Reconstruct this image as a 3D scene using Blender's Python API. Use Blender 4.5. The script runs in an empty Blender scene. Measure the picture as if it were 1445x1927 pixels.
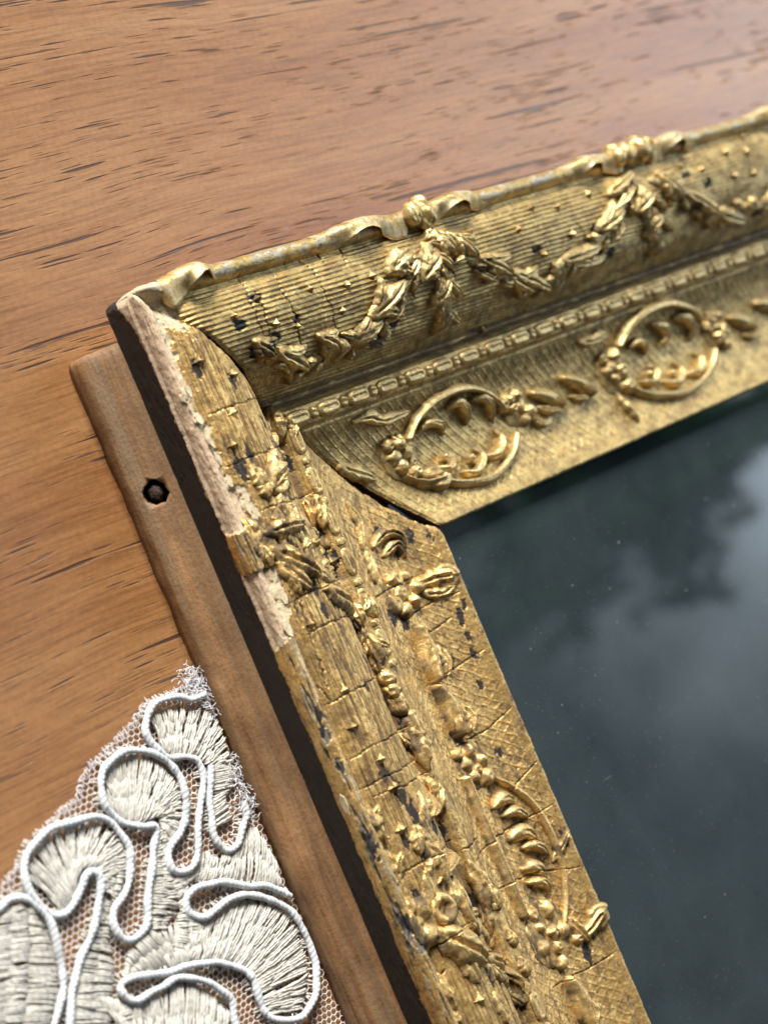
import bpy, math, random
import numpy as np
random.seed(7); rng=np.random.default_rng(11)
R=math.radians; MM=0.001
scene=bpy.context.scene
# ---------------- camera (millimetres, z=0 is the table) ----------------
FPX=3850.; EU=(0.92079,-0.39005); TH=R(42.82)
cam_d=bpy.data.cameras.new('camera'); cam=bpy.data.objects.new('camera',cam_d); scene.collection.objects.link(cam)
cam_d.sensor_fit='VERTICAL'; cam_d.sensor_height=36.; cam_d.sensor_width=27.; cam_d.lens=FPX/1927*36
cam_d.clip_start=0.01; cam_d.clip_end=50
from mathutils import Matrix, Vector
c_,s_=math.cos(TH),math.sin(TH)
# rows: camera right / down / forward written in world axes (x along the top rail, y away from the side rail's run, z up)
Bc=(EU[0]*c_,EU[1]*c_,s_); Ac=(-EU[1],EU[0],0.); Nc=(EU[0]*s_,EU[1]*s_,-c_)
right=Vector((Bc[0],-Ac[0],Nc[0])); down=Vector((Bc[1],-Ac[1],Nc[1])); fwd=Vector((Bc[2],-Ac[2],Nc[2]))
M=Matrix(((right.x,-down.x,-fwd.x,-214*MM),(right.y,-down.y,-fwd.y,-51*MM),(right.z,-down.z,-fwd.z,285*MM),(0,0,0,1)))
cam.matrix_world=M; scene.camera=cam
cam_d.dof.use_dof=True; cam_d.dof.focus_distance=0.366; cam_d.dof.aperture_fstop=17.0
# ---------------- light ----------------
W=bpy.data.worlds.new('World'); scene.world=W; W.use_nodes=True
wn=W.node_tree; bg=wn.nodes['Background']; bg.inputs[1].default_value=1.0
# pale cloudy sky, brightest low down beyond the right end of the frame
_tc=wn.nodes.new('ShaderNodeTexCoord'); _dp=wn.nodes.new('ShaderNodeVectorMath'); _dp.operation='DOT_PRODUCT'
_dp.inputs[1].default_value=(math.sin(R(63))*math.cos(R(4)),math.sin(R(63))*math.sin(R(4)),math.cos(R(63)))
wn.links.new(_tc.outputs['Generated'],_dp.inputs[0])
_nz=wn.nodes.new('ShaderNodeTexNoise'); _nz.inputs['Scale'].default_value=9; _nz.inputs['Detail'].default_value=3; wn.links.new(_tc.outputs['Generated'],_nz.inputs['Vector'])
_ad=wn.nodes.new('ShaderNodeMath'); _ad.operation='MULTIPLY_ADD'; wn.links.new(_nz.outputs[0],_ad.inputs[0]); _ad.inputs[1].default_value=.08; wn.links.new(_dp.outputs['Value'],_ad.inputs[2])
_rp=wn.nodes.new('ShaderNodeValToRGB'); wn.links.new(_ad.outputs[0],_rp.inputs[0]); _cr=_rp.color_ramp
while len(_cr.elements)<4: _cr.elements.new(.5)
for e,(p,c) in zip(_cr.elements,[(.1,(.10,.105,.11,1)),(.80,(.15,.17,.18,1)),(.95,(.32,.37,.40,1)),(1.0,(.34,.40,.46,1))]): e.position=p; e.color=c
wn.links.new(_rp.outputs[0],bg.inputs[0])
_ml=wn.nodes.new('ShaderNodeMapRange'); wn.links.new(_ad.outputs[0],_ml.inputs[0]); _ml.inputs[1].default_value=.968; _ml.inputs[2].default_value=1.034; _ml.inputs[3].default_value=.8; _ml.inputs[4].default_value=13.; _ml.interpolation_type='SMOOTHSTEP'
wn.links.new(_ml.outputs[0],bg.inputs[1])
def area(name,az,el,dist,sx,sy,power,col):
    l=bpy.data.lights.new(name,'AREA'); l.shape='RECTANGLE'; l.size=sx; l.size_y=sy; l.energy=power; l.color=col
    o=bpy.data.objects.new(name,l); scene.collection.objects.link(o)
    p=Vector((math.cos(R(az))*math.cos(R(el)),math.sin(R(az))*math.cos(R(el)),math.sin(R(el))))*dist+Vector((.05,-.05,0))
    o.location=p; o.rotation_euler=(Vector((.05,-.05,0))-p).to_track_quat('-Z','Y').to_euler(); return o
area('window_light',97,31,2.2,1.15,0.75,160,(1.0,.965,.91))
scene.view_settings.view_transform='Standard'; scene.view_settings.look='None'
scene.view_settings.exposure=0.0; scene.view_settings.gamma=1
scene.cycles.max_bounces=8
# ---------------- measured layout (mm): t along a rail, q across its moulding ----------------
CP=[(0.35,9.0),(0.25,11),(0.1,13.2),(0.0,15.2),(-0.2,16.4),(-0.1,17.9),(0.5,19.1),(1.4,19.5),(2.4,19.1),(3.05,18.1),(3.5,17.5),(4.3,17.75),(6,18.5),(9,18.85),(12,18.3),(15,17.1),(18.5,14.9),(21.5,11.8),(23.6,8.8),(25.2,7.0),(26.4,7.7),(27.0,8.3),(27.6,8.7),(29.3,8.7),(30.9,8.3),(31.3,7.6),(33,6.4),(36,4.7),(40,3.35),(44,2.7),(48,2.65),(52,3.2),(55,4.05),(57,4.8),(57.6,4.75),(57.85,4.3),(57.7,3.2),(57.3,1.4)]
ORN=[
('star','A','rib',[(15.4,18.2)],2.24,0.95),
('star','A','rib',[(19.3,25.2)],2.28,0.95),
('star','A','rib',[(25.5,20.8)],2.25,0.95),
('star','A','rib',[(30.7,17.9)],2.24,0.95),
('star','A','rib',[(63.6,18.2)],2.24,0.95),
('star','A','rib',[(76.1,19.5)],2.25,0.95),
('star','A','rib',[(82.3,17.9)],2.24,0.95),
('star','A','rib',[(89.4,20.9)],2.26,0.95),
('star','A','rib',[(94.5,20.9)],2.26,0.95),
('star','A','rib',[(101.5,18.9)],2.25,0.95),
('star','A','rib',[(133.5,20.3)],2.25,0.95),
('star','A','rib',[(55.6,42.5)],2.38,0.95),
('star','A','rib',[(8.8,33.0)],2.33,0.95),
('leaf','A','rib',[(26.3,42.9),(29.0,42.5),(32.4,42.5)],2.86,1.3),
('leaf','A','rib',[(29.6,46.3),(32.5,45.1)],1.53,0.8),
('leaf','A','rib',[(39.7,22.0),(38.1,24.7),(36.8,29.3)],2.74,1.6),
('leaf','A','rib',[(38.0,20.2),(41.4,20.2)],1.98,1.0),
('leaf','A','rib',[(35.4,19.8),(40.0,20.3)],2.16,0.9),
('leaf','A','rib',[(43.4,25.2),(45.8,24.4),(48.7,23.9)],1.55,1.1),
('leaf','A','rib',[(43.4,42.2),(46.4,42.1),(49.4,41.6)],1.62,1.2),
('leaf','A','rib',[(43.8,44.6),(46.7,44.1),(49.8,43.2)],1.43,1.1),
('leaf','A','rib',[(43.6,21.0),(47.3,20.2)],1.62,0.8),
('leaf','A','rib',[(46.6,17.1),(46.8,21.2),(47.5,28.1)],2.17,1.1),
('leaf','A','rib',[(49.6,17.2),(52.9,20.3),(56.9,25.0)],2.71,1.5),
('leaf','A','rib',[(52.2,17.3),(55.2,19.0),(58.3,21.2)],2.34,1.1),
('leaf','A','rib',[(59.2,25.4),(62.2,30.6),(66.8,43.1)],2.79,1.4),
('leaf','A','rib',[(64.9,41.6),(68.9,42.5)],1.91,1.0),
('leaf','A','rib',[(69.8,42.9),(73.0,43.4),(76.2,43.6)],2.1,1.0),
('leaf','A','rib',[(89.1,43.9),(92.7,43.8),(96.8,43.8)],2.1,1.4),
('leaf','A','rib',[(97.0,41.9),(100.5,41.5),(102.9,29.4)],2.83,1.6),
('leaf','A','rib',[(99.7,44.5),(105.0,42.6)],1.33,1.1),
('leaf','A','rib',[(106.0,22.7),(109.9,23.9),(113.2,23.0)],2.36,1.5),
('leaf','A','rib',[(111.3,41.4),(111.8,25.2),(112.7,21.2)],1.29,1.2),
('leaf','A','rib',[(102.7,21.7),(107.0,20.3)],1.99,0.8),
('leaf','A','rib',[(113.9,26.9),(117.7,26.4),(122.7,26.4)],1.83,1.2),
('leaf','A','rib',[(114.5,43.9),(119.2,44.1),(124.8,43.5)],1.91,1.3),
('leaf','A','rib',[(122.4,43.2),(128.4,42.6)],1.71,1.0),
('leaf','A','rib',[(120.1,17.8),(123.9,20.8),(129.1,25.3)],3.8,1.9),
('leaf','A','rib',[(125.6,20.3),(131.0,21.3)],2.35,0.9),
('leaf','A','rib',[(128.9,26.9),(135.6,42.2),(140.2,44.1)],2.26,1.3),
('leaf','A','rib',[(95.8,14.2),(99.0,14.2),(103.3,14.2)],2.68,1.4),
('leaf','A','rib',[(102.6,14.2),(106.2,14.2),(109.6,14.2)],1.43,0.7),
('leaf','A','rib',[(103.1,14.2),(107.1,14.2)],1.07,0.6),
('leaf','A','rib',[(126.3,14.2),(129.5,14.2),(133.3,14.2)],2.32,1.4),
('leaf','A','rib',[(127.2,14.6),(132.9,14.2)],1.43,0.7),
('leaf','A','rib',[(63.2,46.3),(65.7,46.3),(68.3,46.3)],1.72,1.0),
('leaf','A','rib',[(120.0,46.3),(122.4,46.3),(125.1,46.3)],1.72,1.0),
('leaf','A','rib',[(129.2,46.3),(132.4,46.3)],1.72,1.0),
('leaf','A','rib',[(134.6,46.3),(138.2,46.3)],1.53,1.0),
('leaf','A','rib',[(132.4,14.2),(136.2,14.2)],1.79,1.0),
('leaf','A','rib',[(134.4,24.6),(140.2,24.4)],1.82,0.8),
('flower','A','rib',[(44.7,14.2),(44.4,14.9),(46.6,14.2),(46.6,15.2),(48.4,14.2),(49.6,14.2),(46.2,14.2)],1.97,1.3),
('flower','A','rib',[(113.7,14.2),(115.2,16.3),(116.8,14.2),(119.9,14.2),(119.5,15.6),(118.3,14.2)],2.41,1.5),
('berry','A','rib',[(78.6,43.4)],2.1,1.4),
('berry','A','rib',[(81.1,43.4)],1.91,1.3),
('berry','A','rib',[(83.7,43.6)],2.29,1.2),
('curl','A','rib',[(116.9,20.2)],3.42,1.3),
('curl','A','rib',[(38.8,23.7)],3.63,1.2),
('leaf','A','in',[(56.2,58.8),(54.9,62.7),(56.0,66.1),(59.0,66.8)],1.69,1.5),
('leaf','A','in',[(58.4,60.8),(57.6,65.0),(60.5,66.0)],1.59,1.2),
('leaf','A','in',[(46.9,56.7),(51.0,57.4),(55.9,55.4)],1.57,0.9),
('leaf','A','in',[(56.7,56.4),(62.6,54.6)],2.15,0.9),
('flower','A','in',[(63.4,60.8),(63.7,64.1),(66.3,65.5),(66.2,61.0),(68.5,63.3),(69.4,60.3),(67.6,58.3)],2.38,1.7),
('bract','A','in',[(66.0,66.2),(66.3,70.5),(66.9,73.2)],3.22,1.1),
('leaf','A','in',[(68.1,66.5),(69.5,70.4),(69.0,73.9)],1.81,1.0),
('bud','A','in',[(73.5,61.3),(77.9,61.4),(83.4,59.7)],4.16,2.2),
('bud','A','in',[(84.9,59.7),(89.1,61.0),(94.4,60.1)],4.36,2.2),
('bud','A','in',[(144.9,61.8),(149.1,62.8),(154.2,62.1)],4.57,2.2),
('leaf','A','in',[(78.4,64.5),(81.2,64.7),(84.0,63.4)],1.99,1.4),
('leaf','A','in',[(90.2,64.5),(92.9,64.8),(95.6,63.4)],1.99,1.4),
('leaf','A','in',[(149.8,64.1),(152.7,64.5),(155.0,62.5)],1.99,1.4),
('flower','A','in',[(97.6,57.7),(97.9,61.0),(100.0,58.6),(102.0,61.5),(100.9,63.3),(102.7,59.6),(104.1,63.1)],2.18,1.7),
('stem','A','in',[(102.3,56.6),(106.8,56.7),(113.2,56.4),(120.7,56.7),(129.5,56.7)],2.36,1.5),
('stem','A','in',[(104.4,64.0),(108.0,67.8),(113.2,70.9),(119.7,71.9),(126.0,71.4),(130.7,69.8),(135.3,66.7)],1.51,1.1),
('crescent','A','in',[(109.7,61.5),(109.1,64.5),(110.6,67.2)],1.8,1.7),
('crescent','A','in',[(112.1,63.0),(112.3,66.1),(114.7,68.7)],1.4,1.7),
('crescent','A','in',[(116.4,62.5),(116.5,66.0),(118.8,68.7)],2.0,1.7),
('crescent','A','in',[(119.2,64.5),(119.8,67.2),(122.6,69.7)],1.4,1.7),
('crescent','A','in',[(122.6,62.4),(123.4,65.2),(126.2,67.1)],1.8,1.7),
('crescent','A','in',[(125.4,62.3),(126.3,65.0),(128.9,66.8)],1.4,1.7),
('flower','A','in',[(130.6,59.4),(131.5,63.7),(133.6,60.0),(135.6,62.7),(136.2,65.4),(136.9,58.6),(138.3,62.1),(141.4,62.0)],2.28,1.9),
('leaf','A','in',[(135.2,68.1),(138.2,69.1),(141.1,70.5)],2.01,1.3),
('bract','A','in',[(139.5,68.1),(139.0,71.5),(137.5,74.5)],3.02,1.2),
('leaf','A','in',[(124.3,70.1),(121.8,74.2),(120.3,75.6)],1.41,0.8),
('star','B','rib',[(24.6,19.2)],1.86,0.9),
('star','B','rib',[(18.1,20.8)],1.83,0.9),
('star','B','rib',[(27.3,24.3)],1.87,0.9),
('star','B','rib',[(37.3,20.2)],1.9,0.9),
('star','B','rib',[(32.5,25.9)],1.89,0.9),
('star','B','rib',[(46.3,21.5)],1.93,0.9),
('star','B','rib',[(43.9,25.6)],1.93,0.9),
('star','B','rib',[(53.1,21.2)],1.96,0.9),
('star','B','rib',[(82.1,18.5)],2.06,0.9),
('star','B','rib',[(95.8,20.8)],2.11,0.9),
('star','B','rib',[(102.1,17.5)],2.13,0.9),
('star','B','rib',[(109.5,18.8)],2.16,0.9),
('star','B','rib',[(120.5,18.1)],2.2,0.9),
('star','B','rib',[(102.2,27.0)],2.14,0.9),
('star','B','rib',[(153.3,17.9)],2.31,0.9),
('star','B','rib',[(160.0,20.0)],2.33,0.9),
('star','B','rib',[(171.0,17.8)],2.37,0.9),
('star','B','rib',[(178.5,19.2)],2.4,0.9),
('star','B','rib',[(178.9,24.0)],2.4,0.9),
('star','B','rib',[(180.5,15.4)],2.41,0.9),
('star','B','rib',[(111.8,24.9)],2.17,0.9),
('star','B','rib',[(87.2,40.7)],2.12,0.9),
('star','B','rib',[(171.3,23.3)],2.38,0.9),
('leaf','B','rib',[(57.4,21.3),(60.7,19.9),(64.6,18.9)],3.37,1.5),
('leaf','B','rib',[(61.6,23.6),(63.5,22.2),(65.3,20.5)],1.8,1.4),
('leaf','B','rib',[(51.1,28.4),(55.8,26.0),(60.6,23.5)],2.96,1.6),
('leaf','B','rib',[(54.9,30.1),(57.2,29.0),(59.3,27.2)],1.59,1.5),
('leaf','B','rib',[(45.6,31.7),(49.7,30.8),(54.0,29.6)],2.75,1.5),
('leaf','B','rib',[(49.7,34.0),(53.2,33.7),(56.5,32.3)],1.58,1.3),
('leaf','B','rib',[(26.8,29.3),(30.7,31.3),(35.6,34.7)],2.66,1.5),
('leaf','B','rib',[(21.5,26.2),(23.7,27.6),(26.0,30.3)],2.24,1.5),
('leaf','B','rib',[(37.5,28.9),(40.6,30.4),(43.1,32.8)],2.31,1.3),
('leaf','B','rib',[(65.3,24.6),(68.2,22.7),(71.6,21.0)],3.02,1.5),
('leaf','B','rib',[(71.1,20.8),(72.9,22.5),(74.5,24.6)],1.83,1.2),
('leaf','B','rib',[(68.4,29.7),(70.8,27.9),(73.0,26.0)],2.64,1.5),
('leaf','B','rib',[(72.7,26.2),(74.5,28.0),(76.5,30.3)],1.63,1.2),
('leaf','B','rib',[(70.4,36.5),(72.3,34.3),(74.2,32.4)],2.46,1.4),
('leaf','B','rib',[(73.9,32.6),(75.8,34.3),(78.2,36.4)],1.44,1.0),
('leaf','B','rib',[(76.7,18.2),(78.7,20.6),(81.4,23.5)],2.46,1.7),
('leaf','B','rib',[(72.7,16.6),(74.5,19.2),(75.9,21.9)],3.46,1.4),
('leaf','B','rib',[(82.5,23.9),(87.1,26.2),(91.9,28.9)],2.5,1.5),
('leaf','B','rib',[(80.7,25.9),(84.5,27.9),(87.9,29.7)],1.45,1.1),
('leaf','B','rib',[(92.0,29.7),(95.8,31.7),(100.3,34.0)],2.34,1.5),
('leaf','B','rib',[(92.3,28.7),(98.4,31.4),(107.0,35.7)],2.14,1.5),
('leaf','B','rib',[(108.0,29.6),(114.4,29.3),(121.3,29.0)],2.41,1.5),
('leaf','B','rib',[(112.1,31.4),(117.6,31.7),(123.6,31.6)],1.76,1.3),
('leaf','B','rib',[(119.8,25.7),(124.0,24.6),(129.1,23.0)],2.43,1.6),
('leaf','B','rib',[(122.3,28.7),(125.6,27.6),(128.6,25.6)],1.78,1.4),
('leaf','B','rib',[(126.0,19.5),(131.1,18.2),(137.0,16.5)],2.46,1.6),
('leaf','B','rib',[(127.8,22.6),(130.8,20.9),(135.0,19.0)],1.79,1.3),
('leaf','B','rib',[(133.9,24.4),(136.7,23.0),(139.9,21.6)],2.71,1.6),
('leaf','B','rib',[(137.1,29.9),(139.2,28.1),(142.4,26.7)],2.5,1.5),
('leaf','B','rib',[(140.7,35.7),(142.3,34.3),(144.2,32.6)],2.3,1.4),
('leaf','B','rib',[(140.1,22.2),(142.2,23.9),(144.7,26.2)],1.59,1.1),
('leaf','B','rib',[(142.3,27.2),(144.8,29.0),(147.8,31.6)],1.61,1.0),
('leaf','B','rib',[(144.7,18.3),(146.9,20.8),(150.8,24.6)],3.21,1.6),
('leaf','B','rib',[(152.2,23.9),(157.5,26.7),(165.1,30.8)],2.8,1.6),
('leaf','B','rib',[(165.0,30.6),(171.3,32.8),(177.8,34.8)],2.64,1.5),
('leaf','B','rib',[(181.7,32.0),(186.2,32.1),(190.5,31.7)],2.69,1.5),
('leaf','B','rib',[(104.3,35.8),(107.1,34.4),(109.6,31.7)],1.95,1.2),
('berry','B','rib',[(43.9,32.4)],2.14,1.6),
('berry','B','rib',[(40.3,33.0)],1.74,1.2),
('berry','B','rib',[(107.0,31.3)],2.6,1.5),
('berry','B','rib',[(172.1,30.1)],2.87,1.5),
('berry','B','rib',[(177.5,30.7)],3.14,1.7),
('berry','B','rib',[(46.4,35.1)],1.57,1.2),
('berry','B','rib',[(106.1,33.7)],1.95,1.3),
('flower','B','roll',[(69.3,10.0),(73.3,8.8),(72.1,11.7),(69.0,11.8),(71.7,13.4),(73.4,12.8),(67.3,11.5)],2.22,1.7),
('flower','B','roll',[(134.5,8.8),(138.5,8.8),(142.6,8.8),(136.9,10.8),(141.1,10.8),(133.1,11.4),(146.2,8.8)],2.94,1.9),
('leaf','B','rib',[(72.4,15.1),(72.2,17.3),(71.8,19.5)],2.23,1.2),
('leaf','B','in',[(46.0,50.6),(49.7,50.5),(53.4,52.2),(57.1,52.3),(61.4,52.6)],2.21,1.2),
('leaf','B','in',[(114.9,51.6),(118.8,52.0),(122.1,51.5),(124.7,52.7)],2.24,1.2),
('flower','B','in',[(53.9,57.6),(56.3,57.7),(57.7,59.8),(58.7,62.3),(55.6,62.3),(54.8,60.1),(58.5,64.3)],2.64,1.9),
('bract','B','in',[(56.3,64.4),(60.1,66.4),(63.9,67.0)],4.09,1.5),
('leaf','B','in',[(41.2,58.1),(44.9,60.4),(49.0,63.0)],2.59,0.8),
('stem','B','in',[(59.4,57.6),(62.3,54.7),(66.3,52.5),(71.0,51.5),(76.1,51.6),(81.4,53.4),(85.7,56.6),(87.8,59.6)],1.56,1.5),
('stem','B','in',[(62.1,66.4),(65.5,68.7),(70.4,70.5),(75.9,71.4),(81.5,70.1),(86.0,67.8),(88.4,65.0)],1.68,1.4),
('crescent','B','in',[(63.2,57.1),(65.7,56.1),(68.8,57.3),(69.6,59.4)],1.55,1.7),
('crescent','B','in',[(72.0,54.7),(75.2,54.4),(76.8,57.0),(76.4,59.3)],1.78,1.7),
('crescent','B','in',[(79.3,54.9),(82.5,55.4),(84.1,58.1),(83.8,60.4)],1.8,1.7),
('crescent','B','in',[(64.4,65.2),(67.3,66.1),(69.9,64.4)],1.34,1.7),
('crescent','B','in',[(70.1,67.9),(73.5,69.1),(76.9,66.7),(76.1,64.3)],1.46,1.7),
('crescent','B','in',[(77.4,66.7),(81.1,67.2),(84.0,64.8),(83.5,62.4)],1.48,1.7),
('crescent','B','in',[(66.4,64.1),(68.0,63.4)],1.24,1.7),
('crescent','B','in',[(73.1,66.5),(74.8,65.4)],1.26,1.7),
('flower','B','in',[(89.6,57.6),(92.3,57.3),(92.5,59.6),(89.8,59.6),(93.0,63.0),(94.7,61.5),(87.6,58.4)],2.37,1.8),
('bud','B','in',[(97.0,58.3),(101.0,60.0),(105.0,62.7)],3.06,1.6),
('leaf','B','in',[(97.9,61.5),(101.2,63.1),(104.6,63.3)],1.75,1.3),
('bud','B','in',[(107.3,57.6),(111.5,59.7),(115.3,63.1)],2.89,1.6),
('leaf','B','in',[(108.6,62.0),(111.2,63.1),(114.3,63.5)],1.56,1.2),
('leaf','B','in',[(94.9,63.3),(97.5,65.1),(100.7,64.8)],1.52,1.0),
('flower','B','in',[(121.4,56.9),(125.2,56.9),(123.2,59.1),(125.9,60.7),(123.3,62.0),(127.2,62.5),(126.7,64.4),(121.7,59.7)],2.72,2.0),
('leaf','B','in',[(123.1,65.5),(124.0,68.7),(124.6,72.6)],2.27,1.2),
('stem','B','in',[(127.5,55.3),(130.5,52.7),(134.2,50.7),(139.9,49.6),(146.7,50.2),(153.9,53.0),(157.8,56.3)],1.86,1.5),
('stem','B','in',[(127.9,65.7),(131.7,68.1),(136.9,69.9),(143.2,70.8),(149.4,70.1),(155.5,67.8),(159.4,64.5)],1.75,1.4),
('crescent','B','in',[(131.3,56.7),(133.8,56.1),(136.1,57.6),(136.5,59.6)],1.61,1.7),
('crescent','B','in',[(140.1,53.7),(143.5,54.9),(144.4,57.6),(142.3,59.0)],1.98,1.7),
('crescent','B','in',[(148.5,54.0),(152.7,55.2),(154.0,58.1),(152.7,60.3)],2.01,1.7),
('crescent','B','in',[(131.7,64.7),(134.8,65.8),(137.4,63.7),(136.0,62.1)],1.5,1.7),
('crescent','B','in',[(138.8,66.8),(142.2,68.1),(145.6,65.8),(144.5,63.3)],1.63,1.7),
('crescent','B','in',[(147.4,67.1),(151.3,67.4),(153.7,64.8),(152.4,63.0)],1.66,1.7),
('crescent','B','in',[(133.9,64.3),(135.7,63.3)],1.27,1.7),
('crescent','B','in',[(141.1,66.4),(143.0,65.0)],1.28,1.7),
('flower','B','in',[(161.4,57.1),(164.6,57.4),(162.6,59.7),(165.4,60.8),(162.6,62.1),(164.3,64.1),(160.3,59.1)],2.65,1.9),
('bud','B','in',[(168.9,58.8),(172.9,60.6),(176.3,63.1)],3.42,1.6),
('bud','B','in',[(179.6,57.7),(183.7,59.0),(188.2,61.4)],3.22,1.5),
('leaf','B','in',[(172.2,63.7),(175.2,64.7),(178.4,64.4)],1.72,1.2)]
BANDS=[
('B',[(70.5,18.8),(63.3,23.5),(58.3,26.9),(51.8,30.8),(43.6,32.6),(35.0,34.3),(24.1,28.9)],4.14,0.8),
('B',[(73.2,18.6),(78.2,22.3),(87.0,27.2),(100.0,34.0),(110.5,31.8),(121.5,27.9),(129.3,23.7),(134.9,18.3)],3.91,0.8),
('B',[(71.3,19.9),(70.9,26.0),(73.6,34.4)],3.68,0.7),
('B',[(136.1,19.2),(137.6,25.3),(143.4,35.7)],3.45,0.7),
('B',[(142.0,19.0),(152.3,25.2),(165.5,31.7),(186.7,33.0)],3.91,0.8),
('A',[(28.9,42.4),(37.7,26.0),(44.4,24.7),(48.1,30.3)],4.76,0.6),
('A',[(46.4,15.1),(53.3,20.8),(61.2,41.6),(67.5,43.1),(75.0,43.6),(82.2,43.6)],4.76,0.55),
('A',[(87.6,43.9),(96.4,42.8),(101.6,27.6),(109.1,23.2),(114.5,17.5)],4.76,0.6),
('A',[(116.8,13.9),(122.7,19.3),(129.6,27.9),(140.3,43.9)],5.04,0.6),
('A',[(42.7,21.5),(48.3,24.3),(51.8,42.5)],4.76,0.6),
('A',[(112.8,25.2),(120.5,27.4),(129.1,41.8)],4.76,0.6),
('A',[(96.7,14.2),(102.2,14.2),(108.5,14.2),(113.3,14.9)],3.36,0.45)]
CRACKS=[
('A',[(24.3,16.2),(24.5,19.9),(23.7,42.8)],0.22),
('A',[(33.7,15.4),(33.7,21.3),(32.9,43.2)],0.22),
('A',[(42.8,17.9),(43.0,24.9),(42.8,44.6)],0.22),
('A',[(51.6,14.2),(51.9,14.2),(52.1,16.8)],0.22),
('A',[(59.0,15.2),(58.7,21.7),(59.0,42.5)],0.22),
('A',[(65.0,16.5),(64.8,23.2),(66.1,42.2)],0.22),
('A',[(77.1,14.2),(77.0,19.0),(77.2,43.4)],0.22),
('A',[(87.2,14.2),(86.8,20.0),(88.0,43.8)],0.22),
('A',[(92.4,14.2),(92.5,18.8),(93.7,41.4)],0.22),
('A',[(94.4,16.1),(95.5,23.7),(97.0,44.2)],0.22),
('A',[(107.9,14.2),(108.1,16.2),(109.8,42.8)],0.22),
('A',[(113.3,14.2),(112.5,15.2)],0.22),
('A',[(122.2,14.2),(121.7,14.2),(121.5,26.0)],0.22),
('A',[(126.8,14.2),(125.9,16.5)],0.22),
('A',[(71.0,60.0),(70.0,68.8),(70.5,74.3)],0.22),
('A',[(75.4,63.7),(74.2,70.6)],0.22),
('A',[(84.0,56.9),(83.3,65.8),(82.4,74.3)],0.22),
('A',[(96.6,57.9),(96.3,68.5),(94.6,74.8)],0.22),
('A',[(109.3,65.7),(106.0,75.2)],0.22),
('A',[(115.2,45.8),(114.7,67.0),(114.7,75.5)],0.22),
('A',[(122.0,47.2),(124.5,65.7),(128.0,75.8)],0.22),
('A',[(144.3,57.0),(145.4,68.5),(145.3,75.1)],0.22),
('A',[(112.3,43.8),(112.6,53.3)],0.22),
('A',[(65.0,49.9),(64.6,60.1),(64.4,67.8)],0.22),
('B',[(25.8,18.6),(25.4,22.0),(25.0,26.7),(25.8,30.8)],0.2),
('B',[(31.2,14.5),(30.9,18.8),(32.1,22.6),(32.9,28.6),(35.3,34.8)],0.2),
('B',[(38.4,13.6),(40.1,17.2),(40.5,21.0),(41.5,26.6),(43.5,32.3)],0.2),
('B',[(43.8,13.6),(43.4,16.8)],0.2),
('B',[(23.8,13.6),(23.2,18.5),(23.7,26.4)],0.2),
('B',[(114.0,23.0),(116.1,26.7)],0.2),
('B',[(62.6,23.3),(63.5,27.6)],0.2),
('B',[(22.4,13.6),(22.4,13.6)],0.2),
('B',[(73.2,23.5),(75.8,27.2)],0.2),
('B',[(49.4,14.4),(47.9,17.9)],0.2),
('B',[(34.9,13.6),(34.9,14.4)],0.2),
('B',[(135.7,29.6),(141.1,38.7)],0.2),
('A',[(67.2,14.2),(72.2,14.2),(77.8,14.2),(85.0,14.2),(91.6,14.2)],0.35),
('A',[(57.4,18.5),(63.9,17.5),(69.5,17.1),(76.1,16.3)],0.35),
('A',[(56.9,17.1),(63.5,16.6)],0.35),
('A',[(103.3,14.2),(108.3,14.5)],0.35),
('A',[(121.5,14.2),(126.3,14.2)],0.35),
('A',[(73.6,15.2),(77.0,16.2)],0.35)]
GESSO=[
[(3.0,15.9),(10.4,14.9),(15.1,14.6),(20.4,10.9),(24.0,12.1),(26.7,15.6),(31.7,14.6),(36.1,14.8),(39.4,17.2),(42.8,17.9),(44.7,15.8)],
[(51.9,16.6),(56.6,16.2),(61.1,15.5),(63.7,12.2),(65.0,9.1)]]
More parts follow.
